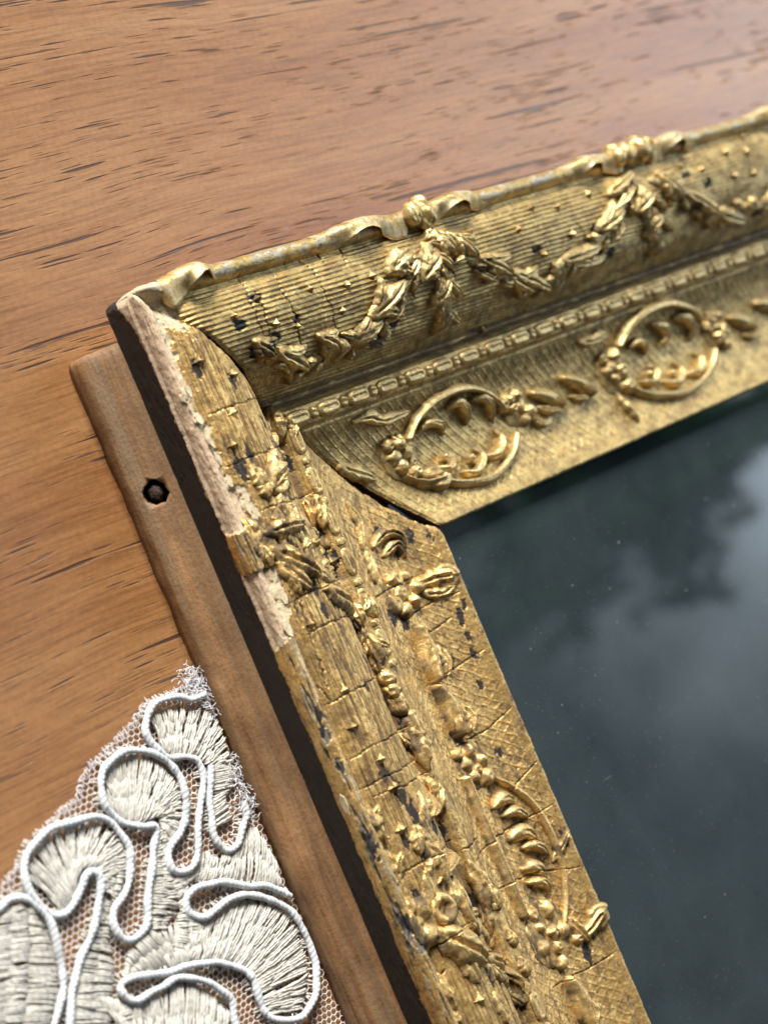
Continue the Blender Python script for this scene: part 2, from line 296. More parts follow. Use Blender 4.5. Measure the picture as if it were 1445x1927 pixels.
LOSS=[('A',16.6,17.3,0.9),('A',20.6,24.2,0.8),('A',21.4,43.5,1.0),('A',24.4,41.4,0.9),('A',28.5,30.1,1.0),('A',32.7,20.6,0.9),('A',34.7,17.8,1.2),('A',33.6,31.0,1.2),('A',36.1,42.2,0.9),('A',45.6,21.2,1.4),('A',48.6,26.3,1.0),('A',48.2,17.9,1.5),('A',52.1,21.5,1.5),('A',51.6,42.1,1.4),('A',55.2,43.4,0.8),('A',57.6,22.2,1.3),('A',55.1,21.7,1.0),('A',67.9,41.4,1.6),('A',56.4,42.5,0.8),('A',75.0,43.6,1.3),('A',73.9,31.4,1.2),('A',83.6,41.9,1.2),('A',85.7,43.4,1.2),('A',90.8,43.1,1.2),('A',97.1,22.5,1.2),('A',94.8,21.6,1.0),('A',100.4,23.6,1.2),('A',107.8,41.6,1.0),('A',103.9,18.8,0.8),('A',106.5,21.5,0.8),('A',105.2,29.7,1.2),('A',122.2,42.6,1.8),('A',121.8,44.2,1.2),('A',113.1,16.5,1.0),('A',116.2,10.1,1.2),('A',118.8,11.7,1.2),('A',118.6,21.0,1.2),('A',125.4,27.2,1.4),('A',140.8,42.6,1.2),('A',136.5,42.4,1.4),('A',132.0,26.2,0.9),('A',99.9,15.2,0.9),('A',101.3,10.1,1.4),('A',99.7,9.7,1.0),('A',80.7,63.1,1.0),('A',81.9,66.7,0.8),('A',83.7,60.6,1.3),('A',94.7,60.3,1.6),('A',86.3,59.0,0.8),('A',58.8,73.1,0.6),('A',57.9,65.4,1.3),('A',57.2,69.1,0.9),('A',74.4,72.4,0.7),('A',73.4,74.1,0.6),('A',76.0,72.2,0.6),('A',79.3,72.2,0.6),('A',82.3,71.8,0.6),('A',88.5,70.6,0.6),('A',69.4,56.3,1.2),('A',71.2,59.0,1.1),('A',67.6,71.1,0.8),('A',53.9,62.1,0.9),('A',98.9,64.3,0.7),('A',101.3,68.7,0.7),('A',121.7,73.9,0.9),('A',122.9,71.8,0.8),('A',142.5,69.4,0.8),('A',144.1,69.2,0.8),('A',122.1,17.2,0.8),('A',57.2,46.1,0.7),('A',62.7,22.6,0.9),('A',52.5,41.8,0.8),('A',103.8,24.9,0.9),('A',117.3,24.0,0.8),('A',77.9,10.5,0.9),('A',81.1,10.1,0.9),('A',87.0,10.4,0.7),('A',92.3,20.2,1.0),('A',61.5,26.3,0.8),('A',77.3,25.7,0.6),('B',24.4,18.8,0.9),('B',19.4,22.6,0.9),('B',25.8,26.9,1.0),('B',22.9,28.1,1.3),('B',32.6,24.6,0.6),('B',83.0,25.4,1.2),('B',100.4,25.9,0.8),('B',154.0,20.2,0.8),('B',160.8,23.2,1.0),('B',119.8,25.3,0.8),('B',125.1,32.1,1.2),('B',154.3,27.3,1.4),('B',144.8,23.2,0.8),('B',52.5,33.5,1.4),('B',57.8,31.6,0.8),('B',181.7,34.0,0.9)]
CORDS=[[(-6.3,-67.86),(-8.31,-67.53),(-9.76,-67.2),(-11.73,-66.37),(-13.81,-65.76),(-16.38,-65.64),(-18.48,-66.67),(-20.32,-68.73),(-20.28,-70.65),(-19.88,-71.88),(-18.7,-74.13),(-15.72,-75.49),(-13.11,-77.14),(-12.81,-79.41),(-13.98,-81.52),(-15.22,-83.16),(-17.27,-85.73),(-19.11,-88.79),(-20.83,-91.45),(-22.64,-92.69),(-24.74,-92.69),(-26.24,-91.4),(-26.12,-89.56),(-24.67,-88.09),(-22.28,-87.0),(-20.48,-86.08),(-19.13,-84.52),(-18.06,-81.98),(-17.56,-79.2),(-18.19,-76.17),(-19.78,-73.7),(-22.18,-71.81),(-25.19,-70.7),(-28.21,-70.67),(-30.75,-71.74),(-32.59,-73.9),(-33.19,-76.55),(-32.42,-78.94),(-30.73,-81.52),(-28.33,-82.75),(-25.93,-83.85),(-26.97,-86.26),(-29.07,-89.11),(-31.44,-92.23),(-33.47,-95.46),(-34.92,-97.48),(-36.81,-98.25),(-38.68,-98.0),(-40.13,-96.51),(-40.29,-94.4),(-39.07,-92.5),(-37.07,-91.77),(-34.75,-90.34),(-33.21,-88.12),(-32.33,-85.61),(-32.34,-82.7),(-33.11,-80.3),(-34.72,-78.59),(-36.69,-77.64),(-40.77,-77.06),(-44.42,-76.73),(-47.49,-77.43),(-49.88,-78.8),(-51.55,-81.26),(-51.92,-83.88),(-51.17,-86.61),(-49.5,-88.89),(-47.45,-89.5),(-45.25,-88.89),(-43.28,-87.35),(-41.97,-85.7),(-40.39,-85.46),(-39.5,-86.59),(-39.91,-88.45),(-41.57,-90.96),(-43.53,-93.31),(-46.1,-95.35),(-48.57,-97.41),(-50.55,-99.66),(-52.6,-102.25),(-54.43,-104.88),(-56.24,-107.58),(-58.46,-111.56)],[(-60.08,-84.33),(-57.2,-83.96),(-55.59,-83.42),(-53.56,-83.94),(-52.12,-85.7),(-50.98,-88.09),(-50.56,-90.08),(-51.06,-93.44),(-51.91,-97.02),(-52.85,-99.75),(-54.49,-101.73),(-56.63,-103.8),(-59.01,-106.18),(-61.75,-109.87)],[(-11.0,-79.28),(-12.56,-82.1),(-14.39,-85.65),(-15.57,-88.59),(-15.42,-91.14),(-14.26,-93.02),(-12.07,-93.01),(-9.89,-91.0),(-8.2,-89.11),(-7.59,-86.75)],[(-6.07,-105.08),(-8.84,-102.4),(-13.09,-99.99),(-17.3,-97.68),(-20.43,-96.5),(-23.27,-95.87),(-25.47,-96.57),(-26.37,-98.27),(-25.81,-99.7),(-23.82,-100.9),(-21.09,-100.75),(-18.21,-100.39),(-15.29,-101.02),(-11.9,-102.89),(-8.82,-105.45),(-6.87,-108.08),(-6.36,-111.28),(-6.35,-114.34),(-7.17,-117.88),(-8.81,-121.01),(-10.94,-122.58),(-13.75,-123.57),(-16.76,-122.95),(-19.25,-121.42),(-20.28,-119.3),(-20.29,-116.32),(-20.31,-113.34),(-21.79,-111.06),(-24.48,-109.11),(-27.4,-107.64),(-30.85,-106.3),(-34.61,-105.67),(-38.05,-104.52),(-40.98,-103.45),(-42.81,-103.38),(-43.75,-104.55),(-42.96,-106.35),(-40.5,-107.34),(-37.46,-107.26),(-34.44,-107.28),(-30.98,-108.52),(-28.34,-110.41),(-26.5,-112.89),(-25.71,-115.37),(-26.37,-118.79),(-27.65,-121.96),(-29.94,-126.22)]]
FANS=[([(-18.39,-73.53),(-15.51,-75.1),(-12.61,-76.69),(-10.33,-79.55)],[(-17.4,-67.09),(-12.75,-67.8),(-6.02,-71.46),(-5.72,-79.66)],46,3),([(-31.18,-79.46),(-29.14,-81.36),(-26.54,-82.25),(-24.07,-82.45),(-24.3,-84.88)],[(-31.62,-73.46),(-28.56,-71.37),(-22.45,-72.34),(-18.3,-78.9),(-19.97,-84.59),(-24.85,-88.43)],80,3),([(-47.21,-89.01),(-44.75,-87.9),(-42.11,-85.03),(-40.06,-84.79),(-38.93,-86.43),(-39.12,-89.21)],[(-50.57,-82.09),(-49.28,-79.46),(-42.46,-77.57),(-35.88,-78.93),(-32.62,-84.24),(-33.37,-87.64),(-37.97,-91.77)],86,3),([(-52.91,-85.43),(-55.2,-91.5),(-58.89,-97.62),(-63.83,-104.92)],[(-57.48,-84.54),(-60.91,-88.83),(-64.33,-94.98),(-68.8,-102.4)],80,2),([(-53.04,-86.16),(-55.01,-91.59),(-58.71,-97.71),(-63.47,-105.1)],[(-52.04,-87.41),(-51.63,-93.17),(-53.08,-98.45),(-60.21,-106.75)],70,1),([(-40.59,-90.18),(-44.47,-94.5),(-49.05,-98.38),(-55.78,-108.99)],[(-38.77,-91.41),(-41.46,-96.7),(-43.73,-102.13),(-49.75,-112.04)],70,2),([(-26.1,-85.37),(-29.53,-90.99),(-31.87,-94.52),(-33.95,-98.54)],[(-23.87,-85.06),(-25.97,-92.57),(-26.88,-96.78),(-31.49,-99.68)],56,2),([(-33.95,-98.54),(-38.21,-99.03),(-42.16,-102.88)],[(-31.11,-104.84),(-36.87,-104.18),(-42.33,-103.2)],40,2),([(-33.45,-105.39),(-29.67,-106.02),(-25.41,-107.87),(-21.46,-110.45),(-19.66,-113.65),(-20.01,-117.3),(-19.35,-120.61)],[(-33.72,-99.06),(-27.22,-100.39),(-21.84,-101.17),(-14.4,-102.41),(-7.86,-108.84),(-8.72,-117.58),(-12.84,-122.95)],120,3),([(-22.39,-95.21),(-17.02,-97.16),(-10.57,-100.46),(-6.53,-103.34)],[(-19.07,-90.93),(-15.26,-93.87),(-7.18,-92.16),(-5.71,-99.77)],66,2),([(-27.14,-93.31),(-26.7,-96.44),(-28.48,-99.82),(-31.48,-102.59)],[(-20.72,-94.04),(-24.72,-95.64),(-25.05,-102.23),(-26.17,-106.33)],50,2),([(-46.24,-108.94),(-43.51,-113.17),(-36.23,-118.47),(-29.32,-121.12)],[(-46.45,-103.65),(-42.42,-107.22),(-31.21,-108.95),(-26.42,-116.7)],84,2),([(-11.23,-79.19),(-10.9,-80.62),(-13.04,-83.63),(-15.22,-88.74)],[(-7.24,-79.92),(-6.96,-83.52),(-9.92,-84.92),(-10.73,-88.48)],40,1),([(-45.76,-108.01),(-48.17,-110.83),(-50.18,-113.82)],[(-43.09,-108.52),(-45.08,-112.39),(-46.72,-115.58)],20,1)]
NETPOLY=[(-65.85,-84.49),(-59.1,-83.3),(-55.47,-81.39),(-52.1,-80.1),(-48.93,-77.89),(-43.44,-75.8),(-36.24,-73.9),(-33.87,-71.15),(-29.0,-69.37),(-21.17,-66.96),(-17.54,-64.94),(-10.86,-65.31),(-7.29,-64.69),(-4.65,-65.89),(-4.34,-75.67),(-3.88,-87.27),(-3.96,-97.79),(-4.17,-106.48),(-4.55,-121.67),(-4.82,-132.51),(-5.95,-140.69),(-75.46,-104.66)]
RIB_B=[(42,67.5,1,0),(70.5,93,0,1),(114,135.5,1,0),(144,164,0,1),(182,203,1,0)]
FLAKES=[(19.6,12.0,.9,.3),(24.8,11.6,1.0,1.2),(28.8,12.2,1.3,.6),(32,14.4,1.1,2),(36.3,14.8,.9,.5),(41.6,16,.8,1),(57.7,15.8,.9,.2),(62.4,11.6,1.3,1.1),(64.2,9.5,.8,0),(93.3,8.3,1.5,.4),(45,13.8,.9,.8)]
NAIL=(-2.7,-32.8,6.3)
FUZZ=[(-6.6,-64.6),(-7.4,-63.8),(-6.0,-67),(-7.8,-66),(-6.2,-87.0),(-7.5,-88.5),(-6.2,-81),(-6.8,-83),(-6.4,-69.5)]
# ---------------- helpers ----------------
def hsh(ix,iy,seed):
    n=(ix.astype(np.int64)*374761393+iy.astype(np.int64)*668265263+seed*1442695041)&0xffffffff
    n=((n^(n>>13))*1274126177)&0xffffffff
    return ((n^(n>>16))&0xffff)/65535.
def noise(x,y,seed=0):
    x=np.asarray(x,float); y=np.asarray(y,float); x,y=np.broadcast_arrays(x,y)
    ix=np.floor(x); iy=np.floor(y); fx=x-ix; fy=y-iy
    fx=fx*fx*(3-2*fx); fy=fy*fy*(3-2*fy)
    ix=ix.astype(np.int64); iy=iy.astype(np.int64)
    a=hsh(ix,iy,seed); b=hsh(ix+1,iy,seed); c=hsh(ix,iy+1,seed); d=hsh(ix+1,iy+1,seed)
    return (a+(b-a)*fx)*(1-fy)+(c+(d-c)*fx)*fy
def fbm(x,y,seed=0,o=3):
    r=0;a=.5;t=0; x=np.asarray(x,float); y=np.asarray(y,float)
    for k in range(o):
        x,y=.8*x-.6*y,.6*x+.8*y
        r=r+a*noise(x*2**k,y*2**k,seed+k*17); t+=a; a*=.5
    return r/t
def ss(a,b,x):
    t=np.clip((x-a)/(b-a),0,1); return t*t*(3-2*t)
def mesh_grid(name,P,col,mat,parent,flip,keep=None,smooth=True):
    """P (n,m,3) in mm -> mesh, col (n,m,4)"""
    n,m=P.shape[:2]
    i=np.arange(n*m).reshape(n,m)
    q=np.stack([i[:-1,:-1],i[1:,:-1],i[1:,1:],i[:-1,1:]],-1).reshape(-1,4)
    if keep is not None:
        k=keep.reshape(-1)[q].any(1); q=q[k]
        if len(q)==0: return None
        used=np.unique(q); rem=np.zeros(n*m,int); rem[used]=np.arange(len(used)); q=rem[q]
        V=P.reshape(-1,3)[used]; C=col.reshape(-1,4)[used]
    else: V=P.reshape(-1,3); C=col.reshape(-1,4)
    if flip: q=q[:,::-1]
    return mesh_np(name,V,q,mat,parent,C,smooth)
def mesh_np(name,V,F,mat,parent=None,C=None,smooth=True):
    me=bpy.data.meshes.new(name); F=np.ascontiguousarray(F); k=F.shape[1]
    V=np.asarray(V)*MM
    me.vertices.add(len(V)); me.vertices.foreach_set('co',V.astype(np.float32).ravel())
    me.loops.add(F.size); me.loops.foreach_set('vertex_index',F.astype(np.int32).ravel())
    me.polygons.add(len(F)); me.polygons.foreach_set('loop_start',np.arange(0,F.size,k,dtype=np.int32))
    me.update(calc_edges=True)
    me.polygons.foreach_set('use_smooth',np.full(len(F),smooth))
    if C is not None:
        a=me.color_attributes.new('col','FLOAT_COLOR','POINT'); a.data.foreach_set('color',np.asarray(C,np.float32).ravel())
    me.materials.append(mat); me.validate()
    o=bpy.data.objects.new(name,me); scene.collection.objects.link(o)
    if parent: o.parent=parent
    return o
def empty(name,parent=None,loc=(0,0,0)):
    o=bpy.data.objects.new(name,None); o.empty_display_size=.01; scene.collection.objects.link(o); o.location=loc
    if parent: o.parent=parent
    return o
def tag(o,label=None,cat=None,group=None,kind=None):
    for k,v in (('label',label),('category',cat),('group',group),('kind',kind)):
        if v: o[k]=v
# ---------------- materials ----------------
def mat(name):
    m=bpy.data.materials.new(name); m.use_nodes=True; nt=m.node_tree; b=nt.nodes['Principled BSDF']
    return m,nt,b
def N(nt,t,**kw):
    n=nt.nodes.new(t)
    for k,v in kw.items():
        if isinstance(k,str) and hasattr(n,k): setattr(n,k,v)
    return n
def lk(nt,a,b): nt.links.new(a,b)
def mathn(nt,op,a,b=None,c=None):
    n=nt.nodes.new('ShaderNodeMath'); n.operation=op
    for i,v in enumerate((a,b,c)):
        if v is None: continue
        if isinstance(v,(int,float)): n.inputs[i].default_value=v
        else: nt.links.new(v,n.inputs[i])
    return n.outputs[0]
def ramp(nt,fac,stops):
    n=nt.nodes.new('ShaderNodeValToRGB'); cr=n.color_ramp
    while len(cr.elements)<len(stops): cr.elements.new(.5)
    for e,(p,c) in zip(cr.elements,stops): e.position=p; e.color=(*c,1) if len(c)==3 else c
    nt.links.new(fac,n.inputs[0]); return n.outputs[0]
def mixc(nt,fac,a,b,blend='MIX'):
    n=nt.nodes.new('ShaderNodeMix'); n.data_type='RGBA'; n.blend_type=blend
    if isinstance(fac,(int,float)): n.inputs[0].default_value=fac
    else: nt.links.new(fac,n.inputs[0])
    for i,v in ((6,a),(7,b)):
        if isinstance(v,tuple): n.inputs[i].default_value=(*v,1) if len(v)==3 else v
        else: nt.links.new(v,n.inputs[i])
    return n.outputs[2]
def noise_tex(nt,vec,scale,detail=4,rough=.55,dist=0):
    n=nt.nodes.new('ShaderNodeTexNoise'); n.inputs['Scale'].default_value=scale; n.inputs['Detail'].default_value=detail
    n.inputs['Roughness'].default_value=rough; n.inputs['Distortion'].default_value=dist
    if vec is not None: nt.links.new(vec,n.inputs['Vector'])
    return n.outputs[0]
def mapping(nt,scale=(1,1,1),rot=(0,0,0),loc=(0,0,0)):
    g=nt.nodes.new('ShaderNodeNewGeometry'); m=nt.nodes.new('ShaderNodeMapping')
    m.inputs['Scale'].default_value=scale; m.inputs['Rotation'].default_value=rot; m.inputs['Location'].default_value=loc
    nt.links.new(g.outputs['Position'],m.inputs['Vector']); return m.outputs[0]
def bump(nt,h,strength,dist,b):
    n=nt.nodes.new('ShaderNodeBump'); n.inputs['Strength'].default_value=strength; n.inputs['Distance'].default_value=dist
    nt.links.new(h,n.inputs['Height']); nt.links.new(n.outputs[0],b.inputs['Normal']); return n
def gold_mat():
    m,nt,b=mat('aged_gilt')
    at=N(nt,'ShaderNodeAttribute'); at.attribute_name='col'
    v=mapping(nt,(1000,1000,1000))
    n1=noise_tex(nt,v,3.2,5,.65); n2=noise_tex(nt,v,.35,4,.6); n3=noise_tex(nt,v,9,3,.7)
    f1=ramp(nt,n1,[(.30,(.42,.40,.38)),(.47,(.95,.95,.95)),(.75,(1.15,1.14,1.1))])
    c=mixc(nt,1.0,at.outputs['Color'],f1,'MULTIPLY')
    f2=ramp(nt,n2,[(.3,(.82,.80,.74)),(.7,(1.12,1.1,1.08))])
    c=mixc(nt,1.0,c,f2,'MULTIPLY')
    lk(nt,c,b.inputs['Base Color'])
    met=mathn(nt,'MULTIPLY',at.outputs['Alpha'],ramp(nt,n3,[(.35,(.55,.55,.55)),(.6,(1,1,1))]))
    lk(nt,met,b.inputs['Metallic'])
    rg=mathn(nt,'MULTIPLY_ADD',at.outputs['Alpha'],-.52,.80)
    rg=mathn(nt,'ADD',rg,mathn(nt,'MULTIPLY',mathn(nt,'SUBTRACT',n1,.5),.35))
    lk(nt,rg,b.inputs['Roughness'])
    b.inputs['Specular IOR Level'].default_value=.4
    h=mathn(nt,'ADD',mathn(nt,'MULTIPLY',n1,.6),mathn(nt,'MULTIPLY',n3,.35))
    bump(nt,h,.55,.00022,b)
    return m
GOLD=gold_mat()
def wood_mat(name,c1,c2,c3,sc=(40,400,400),rough=.65,rot=0,spec=.3,bmp=.4,streak=False):
    m,nt,b=mat(name)
    v=mapping(nt,sc,(0,0,rot))
    n1=noise_tex(nt,v,1.0,6,.65,.6); n2=noise_tex(nt,mapping(nt,(60,60,60)),1.2,4,.6)
    c=ramp(nt,n1,[(.28,c1),(.5,c2),(.72,c3)])
    c=mixc(nt,1.0,c,ramp(nt,n2,[(.3,(.55,.5,.48)),(.65,(1.1,1.08,1.05))]),'MULTIPLY')
    if streak:
        n5=noise_tex(nt,mapping(nt,(230,9,230),(0,0,0),(.3,.1,.2)),1.,4,.6,.4); c=mixc(nt,ramp(nt,n5,[(.47,(0,)*3),(.60,(.75,)*3)]),c,(.21,.145,.085))
    n4=noise_tex(nt,mapping(nt,(1000,1000,1000)),1.5,3,.7)
    c=mixc(nt,1.0,c,ramp(nt,n4,[(.3,(.75,.73,.7)),(.6,(1.05,1.05,1.05))]),'MULTIPLY')
    lk(nt,c,b.inputs['Base Color']); b.inputs['Roughness'].default_value=rough; b.inputs['Specular IOR Level'].default_value=spec
    bump(nt,mathn(nt,'ADD',n1,mathn(nt,'MULTIPLY',n4,.4)),bmp,.0004,b)
    return m
def table_mat():
    m,nt,b=mat('table_wood')
    # gently wandering grain that runs along x
    g=mapping(nt,(1,1,1))
    warp=N(nt,'ShaderNodeTexNoise'); warp.inputs['Scale'].default_value=9; warp.inputs['Detail'].default_value=2; lk(nt,g,warp.inputs['Vector'])
    sub=N(nt,'ShaderNodeVectorMath'); sub.operation='SUBTRACT'; lk(nt,warp.outputs['Color'],sub.inputs[0]); sub.inputs[1].default_value=(.5,.5,.5)
    mul=N(nt,'ShaderNodeVectorMath'); mul.operation='MULTIPLY'; lk(nt,sub.outputs[0],mul.inputs[0]); mul.inputs[1].default_value=(.0,.0075,0)
    add=N(nt,'ShaderNodeVectorMath'); add.operation='ADD'; lk(nt,g,add.inputs[0]); lk(nt,mul.outputs[0],add.inputs[1]); P=add.outputs[0]
    def st(scale,loc=(0,0,0)):
        mp=N(nt,'ShaderNodeMapping'); mp.inputs['Scale'].default_value=scale; mp.inputs['Location'].default_value=loc; mp.inputs['Rotation'].default_value=(0,0,R(-3)); lk(nt,P,mp.inputs['Vector']); return mp.outputs[0]
    def pores(scale,loc,thr,soft):
        vo=N(nt,'ShaderNodeTexVoronoi'); vo.feature='F1'; vo.inputs['Scale'].default_value=1; vo.inputs['Randomness'].default_value=1
        lk(nt,st(scale,loc),vo.inputs['Vector'])
        sep=N(nt,'ShaderNodeSeparateColor'); lk(nt,vo.outputs['Color'],sep.inputs[0])
        t=mathn(nt,'MULTIPLY',sep.outputs[0],thr)          # each pore its own size
        clus=noise_tex(nt,st((18,95,1),(3,5,0)),1,4,.7)
        t=mathn(nt,'MULTIPLY',t,ramp(nt,clus,[(.38,(.2,)*3),(.62,(1.2,)*3)]))
        d=mathn(nt,'SUBTRACT',t,vo.outputs['Distance'])
        mr=N(nt,'ShaderNodeMapRange'); mr.interpolation_type='SMOOTHSTEP'; mr.inputs['From Min'].default_value=0; mr.inputs['From Max'].default_value=soft; lk(nt,d,mr.inputs['Value']); return mr.outputs[0]
    p1=pores((70,1350,1),(0,0,0),.43,.2); p2=pores((120,2300,1),(7,3,0),.52,.25); p3=pores((15,1000,1),(2,9,0),.46,.14)
    pr=mathn(nt,'MAXIMUM',mathn(nt,'MAXIMUM',p1,mathn(nt,'MULTIPLY',p2,.7)),p3)
    fine=noise_tex(nt,st((60,1400,1)),1,5,.7); band=noise_tex(nt,st((5,55,1)),1,4,.6,.5); fl=noise_tex(nt,g,900,3,.7)
    c=ramp(nt,band,[(.26,(.165,.062,.019)),(.5,(.240,.113,.041)),(.74,(.30,.165,.073))])
    c=mixc(nt,1.0,c,ramp(nt,fine,[(.28,(.58,.52,.47)),(.56,(1.08,1.08,1.08))]),'MULTIPLY')
    c=mixc(nt,1.0,c,ramp(nt,fl,[(.3,(.86,.85,.84)),(.65,(1.08,1.08,1.08))]),'MULTIPLY')
    c=mixc(nt,mathn(nt,'MULTIPLY',pr,.88),c,(.045,.022,.014))
    lk(nt,c,b.inputs['Base Color'])
    lk(nt,ramp(nt,fine,[(.2,(.30,)*3),(.8,(.43,)*3)]),b.inputs['Roughness']); b.inputs['Specular IOR Level'].default_value=.68
    h=mathn(nt,'ADD',mathn(nt,'MULTIPLY',pr,-1.),mathn(nt,'ADD',mathn(nt,'MULTIPLY',fine,.35),mathn(nt,'MULTIPLY',fl,.12)))
    bump(nt,h,.5,.00025,b)
    return m
TABLE=table_mat()
BARE=wood_mat('bare_pine',(.12,.062,.027),(.245,.13,.056),(.34,.20,.095),(420,22,420),.6,0,.35,.7,True)
DARK=wood_mat('dark_stained_wood',(.012,.009,.008),(.028,.018,.014),(.05,.032,.022),(400,60,400),.6,0,.3)
IRON,_nt,_b=mat('rusty_iron'); _b.inputs['Base Color'].default_value=(.10,.06,.045,1); _b.inputs['Roughness'].default_value=.55; _b.inputs['Metallic'].default_value=.6
_n=noise_tex(_nt,mapping(_nt,(1000,1000,1000)),1.5,4,.7); lk(_nt,ramp(_nt,_n,[(.35,(.02,.014,.012)),(.65,(.10,.06,.045))]),_b.inputs['Base Color']); bump(_nt,_n,.6,.0003,_b)
def glass_mat():
    m,nt,b=mat('dusty_dark_glass')
    v=mapping(nt,(1000,1000,1000))
    def specks(sc,thr,loc):
        vo=N(nt,'ShaderNodeTexVoronoi'); vo.inputs['Scale'].default_value=sc
        mp=N(nt,'ShaderNodeMapping'); mp.inputs['Location'].default_value=loc; mp.inputs['Scale'].default_value=(1,1,0); lk(nt,v,mp.inputs[0]); lk(nt,mp.outputs[0],vo.inputs['Vector'])
        sep=N(nt,'ShaderNodeSeparateColor'); lk(nt,vo.outputs['Color'],sep.inputs[0])
        t=mathn(nt,'MULTIPLY',mathn(nt,'POWER',sep.outputs[0],5.),thr)
        return mathn(nt,'GREATER_THAN',t,vo.outputs['Distance'])
    s1=specks(.5,.13,(0,0,0)); s2=specks(1.5,.24,(5,5,0))
    # short scratches
    vs=N(nt,'ShaderNodeMapping'); vs.inputs['Rotation'].default_value=(0,0,R(35)); vs.inputs['Scale'].default_value=(.12,2.2,0); lk(nt,v,vs.inputs[0])
    vo=N(nt,'ShaderNodeTexVoronoi'); vo.inputs['Scale'].default_value=.6; lk(nt,vs.outputs[0],vo.inputs['Vector'])
    sep=N(nt,'ShaderNodeSeparateColor'); lk(nt,vo.outputs['Color'],sep.inputs[0])
    sc=mathn(nt,'GREATER_THAN',mathn(nt,'MULTIPLY',mathn(nt,'POWER',sep.outputs[1],6.),.11),vo.outputs['Distance'])
    haze=noise_tex(nt,v,.06,5,.6,.5); grain=noise_tex(nt,v,3.5,3,.7)
    c=ramp(nt,haze,[(.3,(.016,.023,.026)),(.7,(.025,.034,.038))])
    c=mixc(nt,1.0,c,ramp(nt,grain,[(.35,(.8,)*3),(.7,(1.35,)*3)]),'MULTIPLY')
    sp=mathn(nt,'MAXIMUM',mathn(nt,'MULTIPLY',s1,.6),mathn(nt,'MULTIPLY',s2,.28)); sp=mathn(nt,'MAXIMUM',sp,mathn(nt,'MULTIPLY',sc,.28)); sp=mathn(nt,'MULTIPLY',sp,ramp(nt,noise_tex(nt,v,.11,3,.6),[(.35,(.15,)*3),(.62,(1.,)*3)]))
    c=mixc(nt,mathn(nt,'MULTIPLY',sp,.5),c,(.42,.44,.40))
    lk(nt,c,b.inputs['Base Color']); b.inputs['IOR'].default_value=1.5
    lk(nt,mathn(nt,'MULTIPLY_ADD',sp,.5,.045),b.inputs['Roughness'])
    return m
GLASS=glass_mat()
def thread_mat(name,col,wscale,rough=.55,sheen=.4,dk=.66,bs=.6):
    m,nt,b=mat(name)
    n=noise_tex(nt,mapping(nt,(1000,1000,1000)),1.2,4,.7)
    c=ramp(nt,n,[(.3,tuple(x*.8 for x in col)),(.65,col)])
    at=N(nt,'ShaderNodeAttribute'); at.attribute_name='col'
    tw=mathn(nt,'SINE',mathn(nt,'MULTIPLY',at.outputs['Fac'],1.0)) if 0 else None
    sep=N(nt,'ShaderNodeSeparateColor'); lk(nt,at.outputs['Color'],sep.inputs[0])
    # twist: r = length along (mm), g = angle (turns)
    ph=mathn(nt,'ADD',mathn(nt,'MULTIPLY',sep.outputs[0],wscale),mathn(nt,'MULTIPLY',sep.outputs[1],6.2832*2))
    w=mathn(nt,'SINE',ph)
    c=mixc(nt,1.0,c,ramp(nt,mathn(nt,'MULTIPLY_ADD',w,.5,.5),[(0.0,(dk,dk,dk+.01)),(.45,(1.,1.,1.))]),'MULTIPLY')
    lk(nt,c,b.inputs['Base Color']); b.inputs['Roughness'].default_value=rough
    b.inputs['Sheen Weight'].default_value=sheen; b.inputs['Specular IOR Level'].default_value=.35
    bump(nt,mathn(nt,'ADD',mathn(nt,'MULTIPLY',w,.5),n),bs,.00012,b)
    return m
CORD=thread_mat('white_cord',(.60,.63,.65),7.0,.8,.5,.80,.5); THREAD=thread_mat('cream_silk_thread',(.61,.585,.525),5.,.36,.1,.84,.25); NET=thread_mat('net_thread',(.74,.70,.68),3.,.7,.3,.95,.1); FUZZM=thread_mat('loose_fibre',(.82,.84,.88),1.,.8,.6,1.,.1)
LEAFM,_nt,_b=mat('houseplant_leaf'); _b.inputs['Base Color'].default_value=(.02,.055,.02,1); _b.inputs['Roughness'].default_value=.5
_n=noise_tex(_nt,mapping(_nt,(30,30,30)),1,3); lk(_nt,ramp(_nt,_n,[(.3,(.012,.08,.025)),(.7,(.04,.2,.05))]),_b.inputs['Base Color'])

# ---------------- the picture frame ----------------
frame=empty('picture_frame'); tag(frame,'ornate antique gilt picture frame with split corner and flaking gold on wooden table','picture frame')
rail={}
QL=np.array(CP,float)
def profile(n=560):
    P=QL; out=[]; Q=np.vstack([2*P[0]-P[1],P,2*P[-1]-P[-2]])
    for i in range(1,len(Q)-2):
        p0,p1,p2,p3=Q[i-1:i+3]
        for s in np.linspace(0,1,24,endpoint=False):
            out.append(.5*((2*p1)+(-p0+p2)*s+(2*p0-5*p1+4*p2-p3)*s*s+(-p0+3*p1-3*p2+p3)*s**3))
    out=np.array(out+[P[-1]]); L=np.r_[0,np.cumsum(np.hypot(*np.diff(out,axis=0).T))]
    q=np.linspace(0,L[-1],n); d=np.interp(q,L,out[:,0]); z=np.interp(q,L,out[:,1])
    td=np.gradient(d,q); tz=np.gradient(z,q); l=np.hypot(td,tz); k=np.ones(5)/5
    nd=np.convolve(np.pad(-tz/l,2,'edge'),k,'valid'); nz=np.convolve(np.pad(td/l,2,'edge'),k,'valid'); l=np.hypot(nd,nz)
    return q,d,z,nd/l,nz/l
PQ,PD,PZ,PND,PNZ=profile()
def q_at(d0): # arc length of the upper surface at depth d0
    m=PQ>9; return float(np.interp(d0,PD[m][:-45],PQ[m][:-45]))
QF=q_at(3.3); QR=q_at(25.2); QB0=q_at(27.0); QB1=q_at(31.3); QLIP=q_at(57.0)
